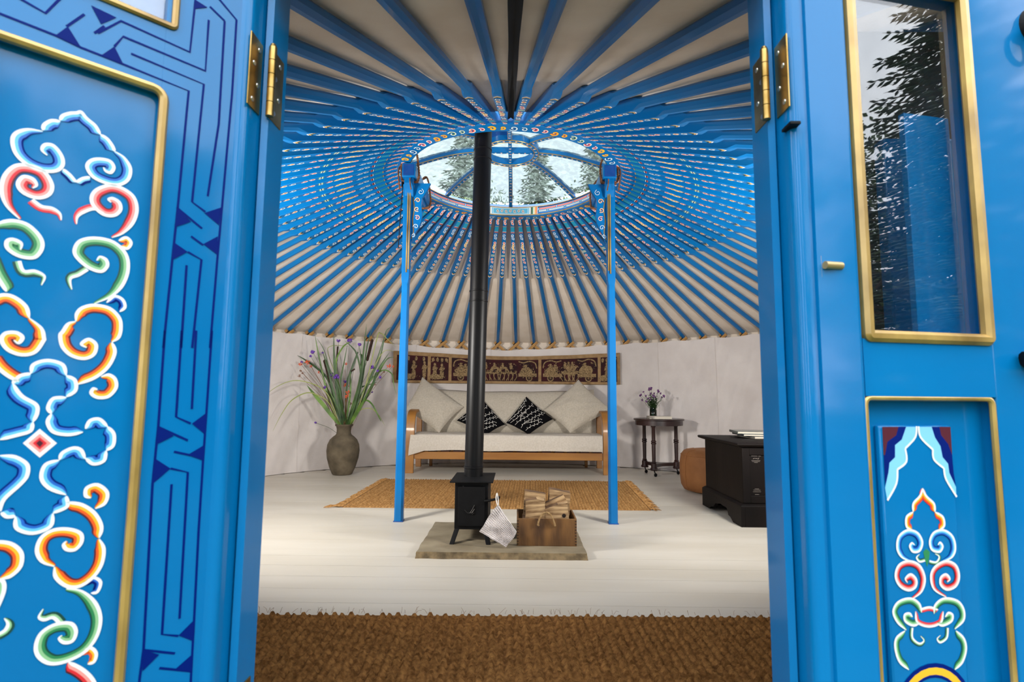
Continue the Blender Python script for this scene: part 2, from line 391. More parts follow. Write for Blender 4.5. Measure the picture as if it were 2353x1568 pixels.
def bars(x, cols, w=.008):
    for q, c in enumerate(cols): om.flat([(x+q*w*1.25, -hw), (x+q*w*1.25+w, -hw), (x+q*w*1.25+w, hw), (x+q*w*1.25, hw)], pm, .0004, c)
x = NK+.016
for q, c in enumerate((W_, Y_, DG_)):
    xx = x+q*.012; om.flat([(xx, 0), (xx+.02, -hw), (xx+.028, -hw), (xx+.008, 0), (xx+.028, hw), (xx+.02, hw)], pm, .0004, c)
u0 = NK; S = (L0-NK)
def at_(f): return u0+S*f
curls2(at_(.10), (PA_, N_), 1); curls2(at_(.155), (Y_, O_), 1, r=.0145); curls2(at_(.21), (PA_, N_), 1)
curls2(at_(.285), (P_, R_), 2, .045); bars(at_(.375), (LG_, W_, DG_, W_, LG_), .005)
curls2(at_(.45), (P_, R_), 1); curls2(at_(.50), (Y_, Y_), 3, .024, .0145); curls2(at_(.585), (P_, R_), 1)
curls2(at_(.655), (PA_, B_), 2, .04); bars(at_(.735), (O_, DR_, W_), .005)
om.flat([(at_(.76), -hw*.95), (at_(.82), -hw*.95), (at_(.82), hw*.95), (at_(.76), hw*.95)], pm, .0003, TE_)
bars(at_(.822), (Y_, B_), .004); curls2(at_(.865), (P_, R_), 3, .030, .0135); bars(at_(.955), (PA_, TE_), .006)
orn_me = om.mesh('painted_ornament', PAINT, smooth=0)
for k in range(NP):
    B, A, th = pole_ends(k-40.5); X = (A-B); L = X.length; X.normalize()
    Y = Vector((-math.sin(th), math.cos(th), 0)); Y = (Y-X*X.dot(Y)).normalized(); Z = X.cross(Y)
    if Z.z < 0: Y, Z = -Y, -Z
    M = Matrix((X*(L/L0), Y, Z)).transposed().to_4x4(); M.translation = B
    p = link('roof_pole', pole_me, ceiling, M); tag(link('painted_ornament', orn_me, p), kind='stuff')

# --- tips of the lattice wall showing above the lining, one crossed pair under each pole foot in view
latt = empty('lattice_wall', (0, 0, 0), label='tips of the willow lattice wall tied in crosses above the white lining', cat='lattice')
tm = MB(); tm.box(-.34, .054, -.017, .017, -.006, .006); tip_me = tm.mesh('lattice_slat', LATH, bevel=.004)
cm = MB()
for q in range(3): cm.tube([(.012+q*.007, -.02, -.012), (.012+q*.007, .02, -.012), (.014+q*.007, .02, .014), (.010+q*.007, -.02, .014), (.012+q*.007, -.02, -.012)], .0028, 5)
tie_me = cm.mesh('twine_tie', TWINE, smooth=40)
for j in range(27):
    k = 28.5+j; B, A, th = pole_ends(k)
    rad = Vector((math.cos(th), math.sin(th), 0)); tan = Vector((-math.sin(th), math.cos(th), 0))
    for s in (-1, 1):
        ang = math.radians(40+rnd.uniform(-5, 5)); X = tan*math.cos(ang)*s+Vector((0, 0, 1))*math.sin(ang); Y = rad.cross(X) if s > 0 else rad.cross(X)
        M = Matrix((X, Y, rad)).transposed().to_4x4(); M.translation = rad*(R-.026+.007*s)+Vector((0, 0, B.z-.032))
        p = link('lattice_slat', tip_me, latt, M)
        if s > 0: link('twine_tie', tie_me, p)

# --- black strap along the roof from the door to the crown
B, A, th = pole_ends(0); X = (A-B).normalized(); b = MB(); Y = Vector((-math.sin(th), math.cos(th), 0)); Z = X.cross(Y); Z = Z if Z.z > 0 else -Z
def strap(u, v):
    P = B+(A-B)*(.02+.93*u); w = .017*(1+.15*nz(u*5)); return P+Y*(v*2-1)*w+Z*(-.004+.006*nz(u*9, v)-.012*abs(v*2-1))
b.grid(strap, 40, 4); tag(b.build('black_strap', mat('black_webbing', lin(6, 6, 7), rough=.9), smooth=60), 'black cloth strap running under the roof from the doorway to the crown ring', 'strap')

# ---------------------------------------------------------------- crown wheel
crown = empty('roof_light', (0, CY, 2.3304), label='round blue roof ring with painted scrollwork, curved spokes and clear panes', cat='roof window')
crown.rotation_euler = (math.atan(TY), -math.atan(TX), 0)
RI, RO = .717, .806
b = MB(); b.lathe([(RI, .006), (RI+.004, 0), (RO-.004, 0), (RO, .004), (RO, .115), (RI+.03, .115), (RI+.008, .088), (RI+.002, .084)], 96, closed=True); b.build('ring', BLUE2, crown, smooth=30)
for rr, z in ((RI-.002, .010), (RI+.001, .080)):
    b = MB(); b.lathe([(rr+.004*math.cos(a), z+.004*math.sin(a)) for a in [q*PI/3 for q in range(6)]], 96, closed=True); b.build('gold_bead', GOLD, crown)
om = MB()
def inner(u, v, h): return ((RI-.0008-h)*math.cos(u/RI), (RI-.0008-h)*math.sin(u/RI), v)
def under(u, v, h): return ((.757-v)*math.cos(u/.757), (.757-v)*math.sin(u/.757), -.0006-h)
def band_poly(u0, u1, v0, v1, c, h, fn=inner, n=0):
    n = n or max(2, int((u1-u0)/.03))
    for q in range(n): om.flat([(u0+(u1-u0)*q/n, v0), (u0+(u1-u0)*(q+1)/n, v0), (u0+(u1-u0)*(q+1)/n, v1), (u0+(u1-u0)*q/n, v1)], fn, h, c)
arc = RI*PI/2
for q in range(4):
    c0 = RI*(PI/2*q); hwid = .205
    band_poly(c0-hwid-.028, c0+hwid+.028, .015, .078, W_, .0002)
    for s in (-1, 1):
        for j, cc in enumerate((O_, Y_, W_, G_, DG_, W_)):
            a = c0+s*(hwid+.022-.011*j); om.flat([(a, .016), (a, .077), (a-s*.009, .077), (a-s*.009, .016)], inner, .0005, cc)
    band_poly(c0-hwid+.045, c0+hwid-.045, .020, .073, PA_, .0006); band_poly(c0-hwid+.055, c0+hwid-.055, .0235, .0695, W_, .0008); band_poly(c0-hwid+.058, c0+hwid-.058, .026, .067, C_, .0010)
    for j in range(-3, 4):
        s = 1 if j % 2 == 0 else -1
        ribbon(om, curl(c0+j*.036, .0465, .0165, PI*.5*s, 1.15, s), [(-.001, .0022, W_), (.002, .0042, Y_), (.004, .0058, O_)], inner, -s, n=2, h0=.0012)
    g0 = c0+hwid+.032; g1 = c0+arc-hwid-.032; n = 4; st = (g1-g0)/n
    band_poly(g0, g1, .016, .077, PA_, .0002); band_poly(g0, g1, .017, .026, B_, .0004); band_poly(g0, g1, .068, .076, N_, .0004)
    for j in range(n):
        a = g0+st*j
        band_poly(a, a+st*.94, .050, .064, R_, .0006); band_poly(a+.006, a+st*.94-.006, .053, .061, P_, .0008)
        band_poly(a+st*.5, a+st*1.44 if j < n-1 else g1, .030, .044, N_, .0006); band_poly(a+st*.5+.006, (a+st*1.44 if j < n-1 else g1)-.006, .033, .041, W_, .0008)
n = 38
for j in range(n):
    u = .757*2*PI*j/n; c = [(P_, R_), (Y_, O_), (LG_, DG_), (P_, R_), (Y_, Y_), (PA_, N_)][j % 6]; s = 1 if j % 2 else -1
    ribbon(om, curl(u-.030, .0, .030, PI*.5*s, 1.15, s, n=9), [(-.0018, .0032, W_ if c[0] != Y_ else Y_), (.003, .0075, c[0]), (.0073, .0125, c[1])], under, -s, n=2)
    ribbon(om, curl(u+.032, .004*s, .024, -PI*.5*s, 1.1, -s), [(-.0016, .0028, W_ if c[0] != Y_ else Y_), (.0026, .0062, c[0]), (.006, .010, c[1])], under, s, n=2)
tag(om.build('painted_ornament', PAINT, crown, smooth=0), kind='stuff')
HZ, HR = .213, .19
def dome(r):                                            # underside height of the spokes
    t = (RI+.02-r)/(RI+.02-HR); return .088+(HZ-.088)*math.sin(min(max(t, 0), 1)*PI/2)
for q in range(8):
    a = PI/4*q; M = RZ(a); b = MB(); g = MB(); o2 = MB(); rings = []; rg = []
    for j in range(15):
        r = RI+.02-(RI+.02-HR)*j/14; z = dome(r); w = .0125
        rings.append([(r, -w, z), (r, w, z), (r, w, z+.045), (r, -w, z+.045)])
    b.loft(rings, M=M); sp = b.build('spoke', BLUE2, crown, smooth=30)
    for s in (-1, 1): g.tube([(r_[0][0], s*.0125, r_[0][2]+.003) for r_ in rings], .0032, 6, M=M)
    g.build('gold_edge', GOLD, sp)
    def sf(u, v, h, a=a): r = RI-u; z = dome(r)-h-.0008; return (r*math.cos(a)-v*math.sin(a), r*math.sin(a)+v*math.cos(a), z)
    for j in range(13):
        c = [(P_, R_), (PA_, N_), (Y_, O_), (LG_, DG_)][j % 4]; s = 1 if j % 2 else -1
        ribbon(o2, curl(.05+j*.036, 0, .0095, PI*.5*s, 1.1, s), [(-.001, .0014, W_), (.0012, .003, c[0]), (.0028, .005, c[1])], sf, -s, n=2)
    tag(o2.build('painted_ornament', PAINT, sp, smooth=0), kind='stuff')
b = MB(); b.lathe([(HR-.014, HZ-.004), (HR+.016, HZ-.004), (HR+.016, HZ+.05), (HR-.014, HZ+.05)], 48, closed=True); hub = b.build('hub_ring', BLUE2, crown, smooth=30)
b = MB()
for rr in (HR-.014, HR+.016):
    b = MB(); b.lathe([(rr+.003*math.cos(a), HZ-.004+.003*math.sin(a)) for a in [q*PI/3 for q in range(6)]], 48, closed=True); b.build('gold_edge', GOLD, hub)
o2 = MB()
for j in range(28):
    c = [(P_, R_), (PA_, N_), (Y_, O_), (LG_, DG_)][j % 4]; s = 1 if j % 2 else -1
    ribbon(o2, curl(2*PI*HR*j/28, 0, .0105, PI*.5*s, 1.1, s), [(-.001, .0015, W_), (.0013, .0032, c[0]), (.003, .0055, c[1])], lambda u, v, h: ((HR+.001-v)*math.cos(u/HR), (HR+.001-v)*math.sin(u/HR), HZ-.0046-h), -s, n=2)
tag(o2.build('painted_ornament', PAINT, hub, smooth=0), kind='stuff')
for q in range(2):
    b = MB(); b.box(-HR+.01, HR-.01, -.0125, .0125, HZ+.004+.002*q, HZ+.045); cb = b.build('hub_cross', BLUE2, crown, RZ(PI/2*q), bevel=.002)
    o2 = MB(); s2 = MB()
    for j in range(8):
        s = 1 if j % 2 else -1; c = [(P_, R_), (W_, N_)][j % 2]
        ribbon(o2, curl(-.15+j*.043, 0, .009, PI*.5*s, 1.1, s), [(-.001, .0014, W_), (.0012, .003, c[0]), (.0028, .005, c[1])], lambda u, v, h: (u, v, HZ+.0035+.002*q-h), -s, n=2)
    tag(o2.build('painted_ornament', PAINT, cb, smooth=0), kind='stuff')
FLUEA = 5                                               # the sector the flue passes through is closed by a metal plate
for q in range(8):
    b = MB(); n = 6
    def pane(u, v, q=q):
        a = PI/4*(q+u); r = RI+.012-(RI+.012-HR)*v; return (r*math.cos(a), r*math.sin(a), dome(r)+.030+.006*nz(u*4+q, v*4)+.010*math.sin(u*PI))
    b.grid(pane, n, 10); b.build('flashing_plate' if q == FLUEA else 'pane', DKBLUE if q == FLUEA else CROWNGLASS, crown, smooth=80)
for q in range(4):
    b = MB(); b.grid(lambda u, v, q=q: ((HR*v)*math.cos(PI/2*(q+u)), (HR*v)*math.sin(PI/2*(q+u)), HZ+.046+.01*(1-v)), 6, 3); b.build('pane', CROWNGLASS, crown, smooth=80)

# ---------------------------------------------------------------- the two crown posts
def helix_rope(b, pts, r, n=3, turns=14, mi=0):
    P = spline(pts, 8); k = len(P)
    for s in range(n):
        Q = []; a = None
        for i in range(k):
            t = (P[min(i+1, k-1)]-P[max(i-1, 0)]).normalized()
            a = t.orthogonal().normalized() if a is None else (a-t*t.dot(a)).normalized()
            c = t.cross(a); ph = 2*PI*(turns*i/k+s/n); Q.append(P[i]+(a*math.cos(ph)+c*math.sin(ph))*r*.55)
        b.tube(Q, r*.55, 5, mi)
def make_post(sx, label):
    x0 = .676*sx; t = empty('crown_post', (x0+(.004 if sx > 0 else 0), -.195, 0), label=label, cat='post', group='blue posts holding up the crown ring')
    def oct_(z, w, c): return [(-w+c, -w, z), (w-c, -w, z), (w, -w+c, z), (w, w-c, z), (w-c, w, z), (-w+c, w, z), (-w, w-c, z), (-w, -w+c, z)]
    b = MB(); b.loft([oct_(0, .0275, .011), oct_(.9, .0265, .0105), oct_(1.535, .0235, .009)]); b.build('lower_shaft', BLUE2, t, smooth=20)
    b = MB(); b.loft([oct_(1.525, .0225, .007), oct_(1.56, .026, .004), oct_(2.03, .028, .004), oct_(2.20, .031, .004)]); b.build('upper_shaft', BLUE2, t, smooth=20)
    b = MB(); b.box(-.031, .031, -.030, .030, 0, .006); b.build('foot_plate', DKBLUE, t, bevel=.002)
    inn = -sx                                           # towards the room centre
    b = MB(); b.tube([(inn*.006, -.0285, 1.60), (inn*.006, -.030, 1.9), (inn*.006, -.033, 2.19)], .006, 6, flat=.6); b.tube([(inn*.019, -.0285, 1.62), (inn*.019, -.030, 1.9), (inn*.019, -.033, 2.19)], .0045, 6)
    b.build('gold_bead', GOLD, t)
    prof = [(.020, 1.80), (.040, 1.825), (.052, 1.868), (.072, 1.90), (.092, 1.945), (.099, 2.00), (.090, 2.06), (.094, 2.11), (.125, 2.16), (.150, 2.215), (.020, 2.215)]
    b = MB(); b.prism([(inn*u, v) for u, v in prof], -.012, .014, lambda u, v, d: (u, d, v)); br = b.build('scroll_bracket', BLUE2, t, bevel=.002)
    o2 = MB()
    f = lambda u, v, h: (inn*u, -.0128-h, v)
    for (cx, cz, r, a, kind) in ((.040, 1.855, .016, 0, 'blue'), (.058, 1.915, .019, 2, 'blue'), (.066, 1.975, .020, 1, 'red'), (.062, 2.035, .020, 4, 'orange'), (.066, 2.095, .021, 2, 'orange'), (.085, 2.155, .022, 0, 'blue')):
        ribbon(o2, curl(cx, cz, r, a, 1.2, 1), bands(kind, .55), f, -1, n=3)
    ribbon(o2, [(.030, 1.83), (.044, 1.88), (.036, 1.96), (.046, 2.04), (.034, 2.12), (.040, 2.20)], [(-.003, .003, GO_)], f, 1)
    o2.build('painted_scroll', PAINT, br, smooth=0)
    o2 = MB()
    for j in range(14):
        kind = ('red', 'blue', 'green', 'orange')[j % 4]; s = 1 if j % 2 else -1
        zc = 1.58+j*.043; wx = .0262+.004*(zc-1.55)/.65
        ribbon(o2, curl(0, zc, .013, PI/2*s, 1.1, s), bands(kind, .38), lambda u, v, h, wx=wx: (inn*(wx+h), u, v), -s, n=2)
    tag(o2.build('painted_ornament', PAINT, t, smooth=0), kind='stuff')
    # capital: a beam lying fore and aft under the ring, on a curved corbel
    bx = .010*inn
    b = MB(); b.box(bx-.045, bx+.045, -.062, .56, 2.238, 2.336); b.build('capital_beam', BLUE2, t, bevel=.006)
    b = MB(); b.box(bx-.036, bx+.036, -.0645, -.060, 2.249, 2.326); b.build('beam_end', DKBLUE, t, bevel=.001)
    b = MB(); b.prism([(-.055, 2.24), (-.058, 2.20), (-.045, 2.165), (-.030, 2.12), (.030, 2.10), (.10, 2.14), (.24, 2.175), (.42, 2.20), (.50, 2.24)], bx-.030, bx+.030, lambda u, v, d: (d, u, v)); b.build('corbel', BLUE2, t, bevel=.004)
    # rope lashings
    q = .052
    for yy in (-.03, -.012, .47, .488):
        b = MB(); helix_rope(b, [(bx-q, yy, 2.226), (bx+q, yy+.004, 2.226), (bx+q, yy, 2.36), (bx+q*.4, yy, 2.46), (bx-q, yy, 2.36), (bx-q, yy, 2.226)], .0075, turns=16); b.build('rope_lashing', ROPE, t, smooth=60)
    b = MB(); helix_rope(b, [(bx+q*sx, -.03, 2.34), (bx+q*sx*1.4, -.035, 2.30), (bx+q*sx*1.3, -.04, 2.22), (bx+q*sx*1.15, -.04, 2.16)], .006, turns=8); b.build('rope_end', ROPE, t, smooth=60)
    b = MB(); helix_rope(b, [(bx-.01*sx, -.066, 2.228), (bx-.014*sx, -.07, 2.19), (bx-.02*sx, -.066, 2.15)], .005, turns=5)
    b.build('rope_end', ROPE, t, smooth=60); return t
make_post(-1, 'blue wooden crown post left of the stove with painted scroll bracket')
make_post(1, 'blue wooden crown post right of the log crate with painted scroll bracket')
b = MB(); b.tube(spline([(-.712, -.20, 2.24), (-.714, -.203, 2.19), (-.726, -.2, 1.95), (-.732, -.2, 1.766)], 6), .0035, 6); b.tube([(-.712, -.20, 2.235), (-.713, -.203, 2.19)], .012, 6)
tag(b.build('hanging_cord', mat('black_cord', lin(8, 8, 9), rough=.8)), 'thin black cord hanging beside the top of the left crown post', 'cord')

# ---------------------------------------------------------------- door frame and door leaves
frame = tag(empty('trim_1'), 'blue moulded door frame around the open doorway with brass hinges', 'door frame', kind='structure')
def jamb(s, x_in, name='jamb'):
    # plan profile, x measured outwards from the inner stop face, y as in the room
    A = [(0, -2.848), (0, -2.904), (.010, -2.907), (.0135, -2.900), (.0135, -2.909), (.0145, -2.934)]
    for q in range(7):                                  # rounded inner front corner
        a = PI/2*q/6; A.append((.0145+.012*(1-math.cos(a)), -2.934-.012*math.sin(a)))
    A += [(.036, -2.946), (.038, -2.942), (.042, -2.942), (.044, -2.947), (.10, -2.947), (.10, -2.848)]
    b = MB(); n = len(A); z0, z1 = 0, 1.56
    vv = [(x_in+s*u, v, z0) for u, v in A]+[(x_in+s*u, v, z1) for u, v in A]
    b.add(vv, [(i, (i+1) % n, n+(i+1) % n, n+i) for i in range(n)]+[tuple(range(n)), tuple(range(2*n-1, n-1, -1))])
    return b.build(name, BLUE, frame, smooth=25)
jamb(-1, DOORX0); jamb(1, DOORX1)
b = MB(); b.box(DOORX0-.10, DOORX1+.10, -2.946, -2.848, 1.485, 1.575); b.build('lintel', BLUE, frame, bevel=.008)
b = MB(); b.box(DOORX0-.10, DOORX1+.10, -2.96, -2.84, -.05, .012); b.build('sill', BLUE, frame, bevel=.004)
b = MB(); b.box(.78, 1.36, -2.70, -2.67, 0, 1.31); b.build('side_board', BLUE, frame, bevel=.004)
b = MB(); b.box(DOORX1+.098, 1.36, -2.665, -2.65, 0, 1.56); b.build('side_board', GAPSHADE, frame, bevel=.002)  # dark board standing for the shaded gap seen through the glass
b = MB(); b.box(-.94, DOORX0-.098, -2.87, -2.84, 0, 1.56); b.build('side_board', BLUE, frame, bevel=.004)

def hinge(x, y, z, s, h=.118, ang=0.0):
    t = empty('hinge', (x, y, z)); t.parent = frame
    M0 = RZ(ang)
    b = MB(); nk = 5
    for q in range(nk): b.lathe([(.0001, 0), (.0062, 0), (.0062, h/nk-.0012), (.0001, h/nk-.0012)], 14, M=T(0, 0, h/nk*q))
    b.lathe([(.0001, h), (.0055, h), (.004, h+.004), (.0001, h+.005)], 14); b.build('knuckle', BRASS, t)
    for q, (yy0, yy1, xx) in enumerate(((.002, .046, .003*s), (-.040, -.002, .0165*s))):
        b = MB(); b.box(xx-.0012, xx+.0012, yy0, yy1, 0, h); lf = b.build('hinge_leaf', BRASS, t, bevel=.0006)
        for j in range(4):
            b = MB(); b.lathe([(.0001, 0), (.0042, 0), (.0036, .0012), (.0001, .0014)], 10, M=T(xx-s*.0012, (yy0+yy1)/2+(.008 if j % 2 else -.006), h*(.12+.25*j))@RY(-PI/2*s)); b.build('screw', CHROME, lf)
hinge(DOORX0+.0035, -2.9085, 1.237, -1); hinge(DOORX1-.0035, -2.9085, 1.236, 1)
hinge(DOORX0+.0035, -2.9085, .25, -1); hinge(DOORX1-.0035, -2.9085, .25, 1)
b = MB(); b.box(DOORX1+.008, DOORX1+.024, -2.958, -2.93, 1.203, 1.208); b.build('iron_catch', BLACKM, frame, bevel=.001)

